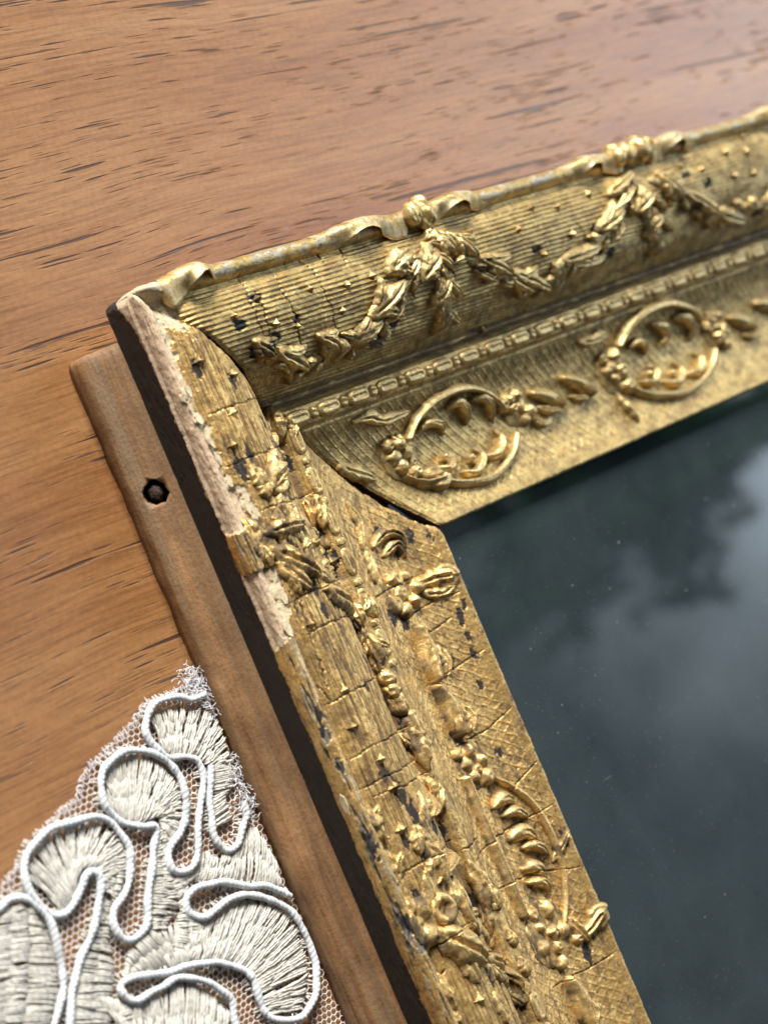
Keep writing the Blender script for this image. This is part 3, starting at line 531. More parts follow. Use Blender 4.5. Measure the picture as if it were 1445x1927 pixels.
def world(arm,t,d,z):
    return np.stack([d,-t,z],-1) if arm=='A' else np.stack([t,-d,z],-1)
def seg_dist(t,q,pts):
    """distance to a polyline and parameter 0..1 along it"""
    P=np.array(pts,float); L=np.hypot(*np.diff(P,axis=0).T); tot=max(L.sum(),1e-6); acc=0
    best=np.full(t.shape,1e9); par=np.zeros(t.shape); side=np.zeros(t.shape)
    for i in range(len(P)-1):
        a=P[i]; v=P[i+1]-a; l2=max(v@v,1e-9)
        s=np.clip(((t-a[0])*v[0]+(q-a[1])*v[1])/l2,0,1)
        dx=t-(a[0]+s*v[0]); dy=q-(a[1]+s*v[1]); D=np.hypot(dx,dy)
        m=D<best; best=np.where(m,D,best); par=np.where(m,(acc+s*L[i])/tot,par)
        side=np.where(m,np.sign(v[0]*dy-v[1]*dx),side); acc+=L[i]
    return best,par,side
def smooth_poly(pts,n=6):
    P=np.array(pts,float)
    if len(P)<3: return P
    Q=np.vstack([2*P[0]-P[1],P,2*P[-1]-P[-2]]); out=[]
    for i in range(1,len(Q)-2):
        p0,p1,p2,p3=Q[i-1:i+3]
        for s in np.linspace(0,1,n,endpoint=False):
            out.append(.5*((2*p1)+(-p0+p2)*s+(2*p0-5*p1+4*p2-p3)*s*s+(-p0+3*p1-3*p2+p3)*s**3))
    return np.array(out+[P[-1]])
def crack(arm,t,q):
    r=np.zeros(t.shape)
    wk=1.0 if arm=='B' else .45
    jt=t+wk*.35*(noise(q*.7,t*0,31)-.5)*2+wk*.16*(noise(q*4,t*.0,32)-.5)*2; jq=q+.25*(noise(t*1.8,q*0,33)-.5)*2
    for a,pts,w in CRACKS:
        if a!=arm: continue
        P=np.array(pts); lo=P.min(0)-1.2; hi=P.max(0)+1.2
        m=(jt>lo[0])&(jt<hi[0])&(jq>lo[1])&(jq<hi[1])
        if not m.any(): continue
        D,par,_=seg_dist(jt[m],jq[m],pts)
        ww=w*.85*(.5+.8*noise(q[m]*.9,t[m]*.9,34))*np.minimum(1,.35+4*np.minimum(par,1-par))
        r[m]=np.maximum(r[m],1-ss(ww*.45,ww*1.0,D))
    return r
GB=[np.array(g) for g in GESSO]
def gesso_mask(arm,t,q,deep=False):
    """1 where the gold layer is broken away and the pale gesso shows"""
    n=(fbm(t*.9,q*.9,41)-.5)*2.6+(noise(t*2.2,q*2.2,43)-.5)*1.1
    if arm=='A':
        b=np.full(t.shape,-5.)
        for g in GB:
            o=np.argsort(g[:,0]); gt=g[o,0]; gq=g[o,1]
            tt=t+n*.5
            v=np.interp(tt,gt,gq,left=-5 if g is GB[1] else gq[0],right=-5); b=np.maximum(b,v)
        lo_=6.4-3.2*np.exp(-(t/4.5)**2); b=np.maximum(b,7.5*np.exp(-(t/7.)**4)); m=ss(-.04,.06,b+n*.7-q)*(q>lo_)
        if deep: return ss(-.04,.06,b-1.5+1.6*(fbm(t*.6,q*.8,47)-.5)*2+n*.4-q)*(q>6.4)
        c=ss(-.1,.12,3.6+n*.9-(t-np.interp(q,PQ,PD))*1.0)*(q<24)     # chipped edge along the joint
        return np.maximum(m,c*(q<19+n*3))
    c=ss(-.1,.12,(3.4+n*.9)*np.clip((19-q)/5,0,1)-(t-np.interp(q,PQ,PD)))
    cn=ss(-.1,.12,6.0+n-t)*(q<15.5)*(q>6.4-3.2*np.exp(-(t/4.5)**2))
    if deep: return c*0
    return np.maximum(np.maximum(c,cn),0)
def loss_mask(arm,t,q,amount):
    L=[l for l in LOSS if l[0]==arm]
    n=fbm(t*1.1,q*2.2,51,4); r=np.zeros(t.shape)
    for _,a,b,rad in L:
        m=(abs(t-a)<rad*2.2)&(abs(q-b)<rad*2.2)
        if m.any():
            D=np.hypot((t[m]-a)*.62,(q[m]-b)*1.2)/(rad*1.15); r[m]=np.maximum(r[m],ss(.10,.26,(1.25-D)*.9+(n[m]-.52)*1.7))
    big=ss(.585,.63,fbm(t*.30,q*1.25,52,4)+.16*(n-.5))*ss(.40,.55,fbm(t*.07,q*.09,57,2))
    return np.maximum(r,big*amount)
def lattice(t,q,p):
    a=(t+q*.8)/p; b=(t-q*.8)/p
    la=abs((a%1)-.5)*2; lb=abs((b%1)-.5)*2
    return np.maximum(ss(.62,.98,la),ss(.62,.98,lb))
def base_disp(arm,t,q):
    h=np.zeros(t.shape)
    ribs=ss(QF+.3,QF+1.2,q)*(1-ss(QR-1.5,QR-.3,q))
    if arm=='B':
        wob=q+.16*(fbm(t*.25,q*0+3,61)-.5)+.05*(noise(t*1.4,q*2,60)-.5)
        ph=((wob-QF)/.92)%1
        rib=np.where(ph<.7,ph/.7,(1-ph)/.3)
        amp=.34*(1-.45*ss(QF+13,QR,q))*(.25+1.0*ss(.25,.6,fbm(t*.10,q*.35,62))+.2*noise(t*1.2,q*1.2,76))
        h+=ribs*amp*(rib-.5)
    else:
        ph=((q+.5*(fbm(t*.10,q*.3,63)-.5)-QF)/.92)%1
        rib=1-abs(ph*2-1)
        amp=.10+.10*fbm(t*.15,q*.3,64)
        h+=ribs*amp*(rib-.5)
        fis=fbm(t*.11,q*4.6,65,3)
        h-=.26*ribs*ss(.56,.70,fis)*(.4+fbm(t*.3,q*.3,66))
        h+=.10*ribs*(fbm(t*.5,q*5,67,2)-.5)
        roll=(1-ss(QF-.3,QF+.4,q))*ss(8.5,9.5,q)
        h-=.5*roll*ss(.55,.75,fbm(t*.22,q*2.2,68,3))
    # roll / fillet edges, worn
    h+=.10*(fbm(t*.7,q*.7,69)-.5)*2*ss(6.5,8,q)
    inn=ss(QB1+.8,QB1+2.2,q)*(1-ss(QLIP+.2,QLIP+.8,q))
    if arm=='A': h+=inn*.12*lattice(t+.5*noise(t*.6,q*.6,74),q+.5*noise(t*.6,q*.6,75),2.3)*(.2+1.1*fbm(t*.3,q*.3,70))
    else:
        h+=inn*.13*lattice(t,q,2.3)*(.5+.8*fbm(t*.3,q*.3,71))+inn*.10*(fbm((t+q*.6)*1.6,q*.5,72,2)-.5)
    h+=.10*(fbm(t*2.2,q*2.2,73,3)-.5)*ss(7.5,9,q)
    # bed of the astragal
    h-=.12*(1-ss(.25,.6,abs(q-QB0)))+.2*(1-ss(.25,.7,abs(q-QB1-.2)))
    # cove dust and scars
    return h
def surface(arm,t,q,h):
    d=np.interp(q,PQ,PD)+h*np.interp(q,PQ,PND); z=np.interp(q,PQ,PZ)+h*np.interp(q,PQ,PNZ)
    return d,z
GA=np.array([.64,.435,.17]); GBc=np.array([.56,.415,.175]); BLK=np.array([.018,.016,.018]); GES=np.array([.53,.39,.275]); GES2=np.array([.50,.43,.30]); BRN=np.array([.10,.055,.030]); RED=np.array([.22,.09,.05])
def colour(arm,t,q,hn=None,orn=False):
    g=GA if arm=='A' else GBc
    v=fbm(t*.22,q*.35,81)[...,None]; w=fbm(t*.8,q*1.6,82)[...,None]
    c=g*(.78+.45*v)*np.array([1,1,1]); c=c*(1-.30*ss(.5,.75,w)*np.array([.2,.5,.9]))
    # reddish bole where the leaf is rubbed
    bole=ss(.64,.74,fbm(t*.9,q*1.3,83,4))[...,None]*(.55 if arm=='A' else .25); c=c*(1-bole)+np.array([.24,.11,.04])*bole
    a=np.full(t.shape,.84 if arm=='B' else .84)-.25*bole[...,0]
    gr=ss(.46,.66,fbm(t*.5,q*.8,94,4)+.5*(fbm(t*2.5,q*1.0,96,3)-.5))[...,None]*(.42 if arm=='A' else .5); c=c*(1-gr)+np.array([.115,.072,.034])*gr; a=a-.35*gr[...,0]
    # brown bare cove between ribs and astragal, painted darker to deepen its shade
    cv=(ss(QR-1.5,QR-.4,q)*(1-ss(QB0-.5,QB0,q)))*(.75 if not orn else 0)*ss(.3,.5,fbm(t*.35,q*1.4,84)+.1)
    cv=cv[...,None]; c=c*(1-cv)+np.array([.12,.078,.042])*cv; a=a-.45*cv[...,0]
    am=.6 if arm=='A' else .10
    L=loss_mask(arm,t,q,am); 
    if orn: L=L*.7
    L=L[...,None]; c=c*(1-L)+BLK*L; a=a*(1-L[...,0])+.0
    if not orn:
        f=fbm(t*.11,q*4.6,65,3); fs=(ss(.54,.63,f)*(ss(QF,QF+1,q)*(1-ss(QR-1,QR,q))) if arm=='A' else f*0)[...,None]*.8
        c=c*(1-fs)+np.array([.07,.045,.025])*fs; a=a*(1-fs[...,0]*.7)
        if arm=='A':
            rc=((1-ss(QF-.3,QF+.4,q))*ss(8.2,9,q)*ss(.56,.68,fbm(t*.22,q*2.2,68,3)))[...,None]; c=c*(1-rc)+BLK*1.5*rc; a=a*(1-rc[...,0])
        pit=ss(.66,.72,fbm(t*1.4,q*1.4,85,3))*ss(QLIP-13,QLIP-4,q)*(.8 if arm=='A' else .3)
        pit=pit[...,None]; c=c*(1-pit)+np.array([.06,.035,.02])*pit; a=a*(1-pit[...,0])
        sil=(ss(8.5,9.5,q)*(1-ss(QF-1.5,QF-.3,q))*ss(.48,.62,fbm(t*.5,q*.9,86,4)))[...,None]*(.75 if arm=='B' else .3)
        c=c*(1-sil)+np.array([.50,.47,.40])*sil
        G=gesso_mask(arm,t,q)[...,None]; gv=fbm(t*.35,q*.5,87)[...,None]; g2=gesso_mask(arm,t,q,True)[...,None]; gv=np.clip(gv*.5+(1-g2)*.75,0,1); gc=GES*(1-gv)+GES2*gv; gc=gc*(.86+.32*fbm(t*1.8,q*1.8,88)[...,None])
        c=c*(1-G)+gc*G; a=a*(1-G[...,0])
        # stained wood side
        wn=(fbm(t*.45,q*.7,89)-.5)*1.1+(fbm(t*2.4,q*2.4,90)-.5)*.8
        lim=6.55+.4*(fbm(t*.2,q*0,93)-.5)-3.2*np.exp(-(t/4.5)**2)
        D=(1-ss(-.08,.08,q-lim-wn))[...,None]; c=c*(1-D)+(BRN*.14+.012*fbm(t*1.2,q*1.2,91)[...,None])*D; a=a*(1-D[...,0])
    k=crack(arm,t,q)[...,None]; c=c*(1-k*.8)+np.array([.02,.014,.010])*k*.8; a=a*(1-k[...,0])
    # inner edge under the lip: bare dark wood
    ed=ss(PQ[-1]-3.2,PQ[-1]-2.9,q+.5*(fbm(t*.5,q,92)-.5))[...,None]; c=c*(1-ed)+np.array([.07,.04,.025])*ed; a=a*(1-ed[...,0])
    return np.concatenate([np.clip(c,0.004,1),np.clip(a,0,1)[...,None]],-1)
def mitre(q,d):
    """how far each rail stops short of the 45 degree joint: closed at the outside, open towards the glass"""
    gap=.15+.75*ss(9,17,d)*(1-ss(26,34,d))+1.25*ss(36,46,d)*(1-.45*ss(53,57.6,d))+.9*(noise(q*.8,q*0,95)-.5)*(1-.5*ss(30,36,d))+.35*(noise(q*3,q*0,96)-.5)
    return np.maximum(gap,.03)
def rounded(P,Rr=3.0):
    dx=np.maximum(Rr-P[...,0],0); dy=np.maximum(P[...,1]+Rr,0); r=np.hypot(dx,dy); m=(dx>0)&(dy>0)&(r>Rr)
    lim=np.maximum(dx,dy)*0+Rr+.1*(fbm(P[...,2]*.8,dx*2,99)-.5); k=np.where(m,lim/np.maximum(r,1e-6),1)
    P=P.copy(); P[...,0]=np.where(m,Rr-dx*k,P[...,0]); P[...,1]=np.where(m,dy*k-Rr,P[...,1]); return P
def build_rail(arm,length,dt):
    nq=int(PQ[-1]/.165); q1=np.linspace(0,PQ[-1],nq)
    d1=np.interp(q1,PQ,PD); g=mitre(q1,d1) if arm=='A' else mitre(q1,d1)*.55
    n=int(length/dt); t1=np.linspace(0,1,n)
    t0=np.maximum(d1,0)+g
    if arm=='B': t1=t1**1.18
    T=t0[None,:]+(length-t0[None,:])*t1[:,None]; T=np.minimum(T,length) if 0 else T
    Q=np.broadcast_to(q1,T.shape).copy()
    H=base_disp(arm,T,Q); K=crack(arm,T,Q); G=gesso_mask(arm,T,Q)
    H=H*(1-.75*G)-(G*.26+.34*gesso_mask(arm,T,Q,True))*(Q>7)+G*.30*(fbm(T*.9,Q*1.1,97,4)-.5)-K*.30
    L=loss_mask(arm,T,Q,.5 if arm=='A' else .1); H=H-.16*L
    # paint lifts slightly next to the transverse cracks
    lift=np.zeros_like(T)
    D_,Z_=surface(arm,T,Q,H)
    # worn, rounded outer corner and chipped joint edge
    e=T-t0[None,:]
    Z_=Z_-1.2*np.exp(-(e/1.6)**2)*(.35+fbm(Q*.6,T*0,98))*ss(7,10,Q)*(1-ss(QF,QF+9,Q))-.35*np.exp(-(e/.5)**2)
    if arm=='A':
        pass
    else:
        pass
    P=rounded(world(arm,T,D_,Z_)); C=colour(arm,T,Q)
    # end grain wall of the joint
    w1=P[0].copy(); w1[:,2]=np.where(d1<9,np.maximum(8.9,w1[:,2]-9),1.2); w0=P[0].copy(); w0[:,2]-=.25
    Cw=np.tile(np.array([.05,.03,.02,0.]),(len(q1),1)); Cw[:,:3]*=1
    P=np.concatenate([w1[None],w0[None],P],0); C=np.concatenate([Cw[None],Cw[None],C],0)
    name='side_rail' if arm=='A' else 'top_rail'
    o=mesh_grid(name,P,C,GOLD,frame,flip=(arm=='A'))
    rail[arm]=o
    if arm=='A': o['label']='side rail with yellow worn gold, pale gesso patches and black losses'
    else: o['label']='top rail with crisp ribbed gold and a ribbon along its crest'
    return o
build_rail('A',172,.185); build_rail('B',205,.225)
# ---- relief ornaments: each a small sculpted patch following the moulding
def patch(name,arm,fn,bbox,step=.15,sink=.35,bump_=.10,rough=1.):
    t0,t1,q0,q1=bbox; nt=max(6,int((t1-t0)/step)); nq=max(6,int((q1-q0)/step))
    T,Q=np.meshgrid(np.linspace(t0,t1,nt),np.linspace(q0,q1,nq),indexing='ij')
    h=fn(T,Q); keep=h>-.12
    hb=base_disp(arm,T,Q)*np.clip(1-h/.6,0,1)
    H=np.where(h>-.12,h+hb*.6,-sink)
    pos=h>.15
    H=H+np.where(pos,bump_*(fbm(T*1.7,Q*1.7,101,3)-.5)*1.6,0)
    if arm=='A': H=H+np.where(pos,rough*.15*(fbm(T*.30,Q*2.4,103,3)-.5)-rough*.18*ss(.58,.7,fbm(T*.2,Q*4.6,104,2)),0)
    else: H=H+np.where(pos,.09*(fbm(T*.9,Q*1.6,105,3)-.5),0)
    K=crack(arm,T,Q); L=loss_mask(arm,T,Q,.25 if arm=='A' else .05)
    H=H-.35*K
    D_,Z_=surface(arm,T,Q,H)
    P=world(arm,T,D_,Z_); C=colour(arm,T,Q,orn=True)
    # leaf worn bright on the tops, old dirt held round the foot
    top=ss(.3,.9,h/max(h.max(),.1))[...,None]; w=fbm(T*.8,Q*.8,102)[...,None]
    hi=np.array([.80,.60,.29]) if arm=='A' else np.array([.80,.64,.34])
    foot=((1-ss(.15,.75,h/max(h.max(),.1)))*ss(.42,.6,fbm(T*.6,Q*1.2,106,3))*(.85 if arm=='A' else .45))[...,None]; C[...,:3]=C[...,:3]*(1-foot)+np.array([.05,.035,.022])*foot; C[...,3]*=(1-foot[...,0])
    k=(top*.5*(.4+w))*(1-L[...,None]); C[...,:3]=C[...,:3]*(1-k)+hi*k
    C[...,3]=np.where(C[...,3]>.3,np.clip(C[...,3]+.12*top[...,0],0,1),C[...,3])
    return mesh_grid(name,P,C,GOLD,rail[arm],flip=(arm=='A'),keep=keep)
def bb(pts,m):
    P=np.array(pts); return (P[:,0].min()-m,P[:,0].max()+m,P[:,1].min()-m,P[:,1].max()+m)
def jitter(T,Q,s,a=.12): return T+a*(noise(T*.9,Q*.9,s)-.5)*2, Q+a*(noise(T*.9,Q*.9,s+5)-.5)*2
def f_leaf(pts,w,H,seed,kind='leaf',worn=False):
    P=smooth_poly(pts); W=w*.5
    def fn(T,Q):
        T,Q=jitter(T,Q,seed)
        D,a,sd=seg_dist(T,Q,P)
        if kind=='leaf': wv=np.sin(np.pi*np.clip(a*.93+.05,0,1)**.75)**.75
        elif kind=='bud': wv=.45+.55*np.sin(np.pi*np.clip(a,0,1)**1.3)**.8
        elif kind=='crescent': wv=np.sin(np.pi*np.clip(a*.9+.08,0,1))**.6
        else: wv=.55+.6*a*a
        wv=wv*(1+.10*np.sin(a*17+seed)*(kind in('leaf','bract')))
        r=D/(W*wv+1e-3)
        body=np.clip(1-r*r,0,1)**(.9 if kind=='bud' else (.62 if worn else .5))
        rise={'leaf':.55+.55*np.sin(a*2.6),'bud':.85+.45*a,'crescent':.5+.5*np.sin(np.pi*a),'bract':.7+.4*a}[kind]
        h=H*rise*body
        b=D/W
        if kind in('leaf','bract'):
            h*=1+.30*sd*np.clip(b,0,1); h-=H*.42*np.exp(-(b/.15)**2)*ss(.04,.2,a)*body; h+=H*.06*np.sin((a*3.0-b*.8)*9+seed)*body*ss(.15,.5,b)*(kind=='leaf')+(kind=='bract')*H*.16*np.sin(b*9)*body
        if kind=='bud':
            h-=H*.30*np.exp(-((b-.45)/.16)**2)*ss(.35,.7,a)*body; h-=H*.22*np.exp(-(b/.10)**2)*ss(.45,.8,a)
        if kind=='crescent': h-=H*.22*np.exp(-(b/.2)**2)*ss(.3,.6,a)*(W>.75)
        return np.where(r<1,h-.03,-.4)
    return fn,bb(P,W*1.35+.3)
def f_stem(pts,w,H,seed,worn=False):
    P=smooth_poly(pts,8); W=w*.5
    def fn(T,Q):
        T,Q=jitter(T,Q,seed,.08); D,a,sd=seg_dist(T,Q,P)
        W2=W*(.8+.25*np.sin(a*3.1)+(.3 if worn else .14)*(noise(a*7,a*0,seed)-.5)); r=D/W2
        h=H*np.clip(1-r*r,0,1)**(.85 if worn else .5)-H*.10*np.exp(-((D-W*.35)/(W*.12))**2)
        return np.where(r<1,h-.03,-.4)
    return fn,bb(P,W*1.2+.3)
def f_lumps(pts,w,H,seed,petal=True,worn=False):
    def fn(T,Q):
        T,Q=jitter(T,Q,seed,.22); h=np.full(T.shape,-.4)
        c=np.mean(pts,0)
        for i,(a,b) in enumerate(pts):
            rad=w*.5*(.8+.4*((i*37+seed)%7)/7.); D=np.hypot(T-a,Q-b)/rad
            D=D*(1+.35*(noise(T*1.3,Q*1.3,seed+i)-.5)); hh=H*(.7+.4*((i*53+seed)%5)/5.)*np.clip(1-D*D,0,1)**(.75 if worn else .5)
            hh-=H*.22*np.exp(-((T-a)**2+(Q-b)**2)/(rad*.28)**2)*(i%3==0)
            h=np.maximum(h,np.where(D<1,hh,-.4))
        if petal and len(pts)>2:   # low web joining the lobes
            D=np.hypot(T-c[0],Q-c[1]); R_=np.max(np.hypot(*(np.array(pts)-c).T)); web=H*.35*np.clip(1-(D/(R_+w*.15))**2,0,1)**.5
            h=np.maximum(h,np.where(D<R_+w*.15,web,-.4))
        return h
    return fn,bb(pts,w*.75+.3)
def f_star(p,w,H,seed):
    a0=.15*math.sin(seed*2.1); sx=1+.15*math.sin(seed*1.3)
    def fn(T,Q):
        t=(T-p[0])*sx; q=Q-p[1]; x=abs(t*math.cos(a0)-q*math.sin(a0)); y=abs(t*math.sin(a0)+q*math.cos(a0)); Rr=w*.62
        r=((x/Rr)**.62+(y/Rr)**.62)
        h=H*1.25*np.clip(1-r,0,1)**.8+H*.35*np.exp(-(x*x+y*y)/(Rr*.3)**2)
        return np.where(r<1,h,-.4)
    return fn,(p[0]-w*.65,p[0]+w*.65,p[1]-w*.65,p[1]+w*.65)
def f_curl(p,w,H,seed):
    Rr=w*.34
    def fn(T,Q):
        T,Q=jitter(T,Q,seed,.1); x=T-p[0]; y=(Q-p[1])*1.15; D=np.hypot(x,y); an=np.arctan2(y,x)
        sp=Rr*(1+.14*an/np.pi); r=abs(D-sp)/(w*.17)
        h=H*(.75+.35*np.cos(an-1))*np.clip(1-r*r,0,1)**.5
        return np.where(r<1,h,np.where(D<sp,.12,-.4))
    return fn,(p[0]-w*.7,p[0]+w*.7,p[1]-w*.7,p[1]+w*.7)
NAMES={'star':'star_stud','leaf':'leaf','flower':'flower','berry':'berry','curl':'curled_leaf','bud':'husk_bud','bract':'acanthus_leaf','stem':'scroll_stem','crescent':'small_frond'}
for i,(k,arm,reg,pts,w,H) in enumerate(ORN):
    fac=(1.55 if arm=='A' else 1.3); fac=fac*(.8 if k=='star' else (.74 if k in('bud','stem') else 1.)) if arm=='A' else fac*(.8 if k in('stem','star') else 1.); w=w*fac; H=H*(1.35 if k!='star' else 1.15)*(.85 if arm=='A' and k in('stem','bud') else (.9 if arm=='A' and reg=='in' else 1)); w=w*(1.15 if k=='crescent' else 1)*(1.12 if reg=='rib' and k!='star' else 1)
    if k=='star':
        if (i*7)%11==3 and arm=='A': H*=.45
        w*=.8+.35*random.random(); H*=.6+.45*random.random()
    elif reg=='rib': w*=.95; H*=.92
    if k=='leaf' and reg=='rib' and w>2.6 and len(pts)>2:
        p0=np.array(pts[0]); pe=np.array(pts[-1]); v=pe-p0; L_=np.hypot(*v)
        if 2.8<L_<11 and (arm=='B' or i%3==0):
            sg=1 if i%2 else -1
            for sgn_,sc in ((sg,.78),(-sg,.6)):
                an=sgn_*R(34+10*math.sin(i)); r_=np.array([v[0]*math.cos(an)-v[1]*math.sin(an),v[0]*math.sin(an)+v[1]*math.cos(an)])*sc
                pm=p0+v*.12; q2=[tuple(pm),tuple(pm+r_*.5+v*.06),tuple(pm+r_)]
                fn,b=f_leaf(q2,w*.62,H*.8,i+40,'leaf',arm=='A'); patch('leaf',arm,fn,b)
    if k=='star': fn,b=f_star(pts[0],w,H,i)
    elif k in('leaf','bud','bract','crescent'): fn,b=f_leaf(pts,w,H,i,k,arm=='A')
    elif k=='stem': fn,b=f_stem(pts,w,H,i,arm=='A')
    elif k in('flower','berry'): fn,b=f_lumps(pts,w,H,i,k=='flower',arm=='A')
    else: fn,b=f_curl(pts[0],w,H,i)
    patch(NAMES[k],arm,fn,b,step=.13 if k in('star','berry','crescent') else .15,rough=.35 if reg=='in' else 1.,bump_=.06 if reg=='in' else .10)
for i,(arm,pts,w,H) in enumerate(BANDS):
    P=smooth_poly(pts,8); W=w*.5
    def fn(T,Q,P=P,W=W,H=H,i=i):
        T2,Q2=jitter(T,Q,300+i,.5); D,a,sd=seg_dist(T2,Q2,P); lob=1+.28*np.sin(a*len(P)*1.1)+.3*(noise(T*.8,Q*.8,310+i)-.5)
        r=D/(W*lob*(.55+.45*np.sin(np.pi*np.clip(a*.96+.02,0,1))))
        h=H*.75*(.55+.9*fbm(T*.35,Q*.5,320+i,2))*np.clip(1-r*r,0,1)**.8
        return np.where(r<1,h-.02,-.4)
    patch('garland',arm,fn,bb(P,W*1.6+.6),.17)
    L=np.hypot(*np.diff(P,axis=0).T); cum=np.r_[0,np.cumsum(L)]; s_=1.5; j=0
    while s_<cum[-1]-3.5:
        k=min(int(np.searchsorted(cum,s_)),len(P)-2); p=P[k]; v=P[min(k+2,len(P)-1)]-P[max(k-2,0)]; v=v/(np.hypot(*v)+1e-6)
        if i%2: v=-v
        an=(.42 if j%2 else -.42)+.2*math.sin(j*1.7+i); u=np.array([v[0]*math.cos(an)-v[1]*math.sin(an),v[0]*math.sin(an)+v[1]*math.cos(an)]); nv=np.array([-v[1],v[0]])*(.55 if j%2 else -.55)
        LL=4.2+.8*math.sin(j*2.3+i); q2=[tuple(p+nv),tuple(p+nv+u*LL*.5+v*.25),tuple(p+nv+u*LL)]
        if q2[2][1]>QF+.3 and q2[2][1]<QR+3 and not (arm=='A' and (j*5+i)%7<2):
            f2,b2=f_leaf(q2,2.0 if arm=='B' else 2.3,H*(1.2 if arm=='B' else 1.1)+.35,400+i*20+j,'leaf',arm=='A'); patch('leaf',arm,f2,b2,.17)
        s_+=2.7; j+=1
# bead-and-reel astragal: one piece per bead
def f_bead(t0,L,qc,W,H):
    def fn(T,Q):
        x=abs(T-t0)/(L*.5); y=abs(Q-qc)/W; r=x**4+y**2.4
        h=H*np.clip(1-r,0,1)**.5-H*.35*np.exp(-((y-.1)/.16)**2)*(1-ss(.55,.75,x))
        return np.where(r<1,h,-.4)
    return fn,(t0-L*.55,t0+L*.55,qc-W*1.1,qc+W*1.1)
QC=(QB0+QB1)*.5
for arm,a,b_ in (('A',33.,168.),('B',31.5,200.)):
    t=a; j=0
    while t<b_:
        r=random.random()
        if not(arm=='A' and r<.25):
            fn,bx=f_bead(t,5.6,QC,1.45,1.05 if arm=='B' else .7); patch('bead',arm,fn,bx,.17)
            fn,bx=f_bead(t+4.1,1.5,QC,1.1,.9); patch('reel',arm,fn,bx,.17)
        t+=7.9; j+=1
# ruffled ribbon laid along the crest of the top rail: a thin sheet whose free lower edge stands clear and flutters
def ribbon(arm,t0,t1,fade0,fade1,seed,name='ribbon',amp=1.,cyc=1.05):
    n=int((t1-t0)/.16); T1=np.linspace(t0,t1,n); a=(T1-t0)/(t1-t0); m=14; mq=PQ>9
    E=np.clip(a/.30,0,1)**.8 if fade0 else np.clip(a/.06,0,1)**.5
    E=E*(np.clip((1-a)/.30,0,1)**.8 if fade1 else np.clip((1-a)/.06,0,1)**.5)
    s=np.cos(2*np.pi*cyc*a+.5*(noise(T1*.25,T1*0,220+seed)-.5)); up=(1-s)/2
    surfz=lambda d: np.interp(d,PD[mq],PZ[mq])
    ed=2.7+E*amp*(.7+1.7*s); ez=surfz(ed)+.12+E*amp*(.35+2.0*up**1.3)
    p0=np.stack([-.15-E*amp*.9*up,17.6+.6*E*up],-1); p1=np.stack([.1-E*.8*up,19.9+E*amp*(.7+1.5*up)],-1)
    p2=np.stack([1.9+E*.9*s,19.3+E*amp*(.2+.9*up)],-1); p3=np.stack([ed,ez],-1)
    v=np.linspace(0,1,m)[None,:,None]; B=(1-v)**3*p0[:,None]+3*(1-v)**2*v*p1[:,None]+3*(1-v)*v*v*p2[:,None]+v**3*p3[:,None]
    T=np.repeat(T1[:,None],m,1)+.9*amp*E[:,None]*np.sin(2*np.pi*cyc*a)[:,None]*v[...,0]
    nz_=fbm(T*.9,v[...,0]*3+seed,221,3)-.5; B[...,1]+=.45*nz_*E[:,None]; B[...,0]+=.3*(fbm(T*1.2,v[...,0]*2,222)-.5)
    K=crack(arm,T,np.full(T.shape,QF-1.)); B[...,1]-=.25*K
    th=.38
    Bl=B.copy(); Bl[...,1]-=th; Bl[...,0]-=.12
    D=np.concatenate([B,Bl[:,::-1],B[:,:1]],1); Tf=np.concatenate([T,T[:,::-1],T[:,:1]],1)
    P=world(arm,Tf,D[...,0],D[...,1]); Qc=np.interp(D[...,0],PD[mq],PQ[mq]); C=colour(arm,Tf,Qc,orn=True)
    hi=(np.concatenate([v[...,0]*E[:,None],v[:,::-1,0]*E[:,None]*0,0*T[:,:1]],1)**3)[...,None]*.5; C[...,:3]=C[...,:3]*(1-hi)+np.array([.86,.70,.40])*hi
    pale=(ss(.42,.62,fbm(Tf*.5,Qc*.6,210,4))*.45)[...,None]; C[...,:3]=C[...,:3]*(1-pale)+np.array([.60,.55,.42])*pale; C[...,3]*=(1-.35*pale[...,0])
    return mesh_grid(name,P,C,GOLD,rail[arm],flip=(arm=='A'))
for i,(t0,t1,f0,f1) in enumerate(RIB_B): ribbon('B',t0,t1,f0,f1,i)
ribbon('B',5.4,18.5,0,1,9,'ribbon_fold',1.25,.8)
# loose flakes of gilded gesso lifting beside the bare patches
for (t,q,sz,ang) in FLAKES:
    n=7; pts=[]
    for k in range(n):
        an=ang+2*math.pi*k/n; r=sz*(.6+.5*random.random()); pts.append((t+r*1.5*math.cos(an),q+r*.7*math.sin(an)))
    V=[];
    for lvl in (-.3,.16):
        for k,(a,b2) in enumerate(pts):
            d,z=surface('A',np.array([a]),np.array([b2]),np.array([lvl+.35*(b2-q)/sz*.5+.05*k%2*.1])); V.append(world('A',np.array([a]),d,z)[0])
    V=np.array(V); me=bpy.data.meshes.new('gesso_flake')
    me.from_pydata([tuple(v*MM) for v in V],[],[list(range(n,2*n))]+[[k,(k+1)%n,n+(k+1)%n,n+k] for k in range(n)])
    a=me.color_attributes.new('col','FLOAT_COLOR','POINT'); cc=[.60,.52,.37,0.]*(2*n); a.data.foreach_set('color',cc)
    me.materials.append(GOLD); me.update(); o=bpy.data.objects.new('gesso_flake',me); scene.collection.objects.link(o); o.parent=rail['A']
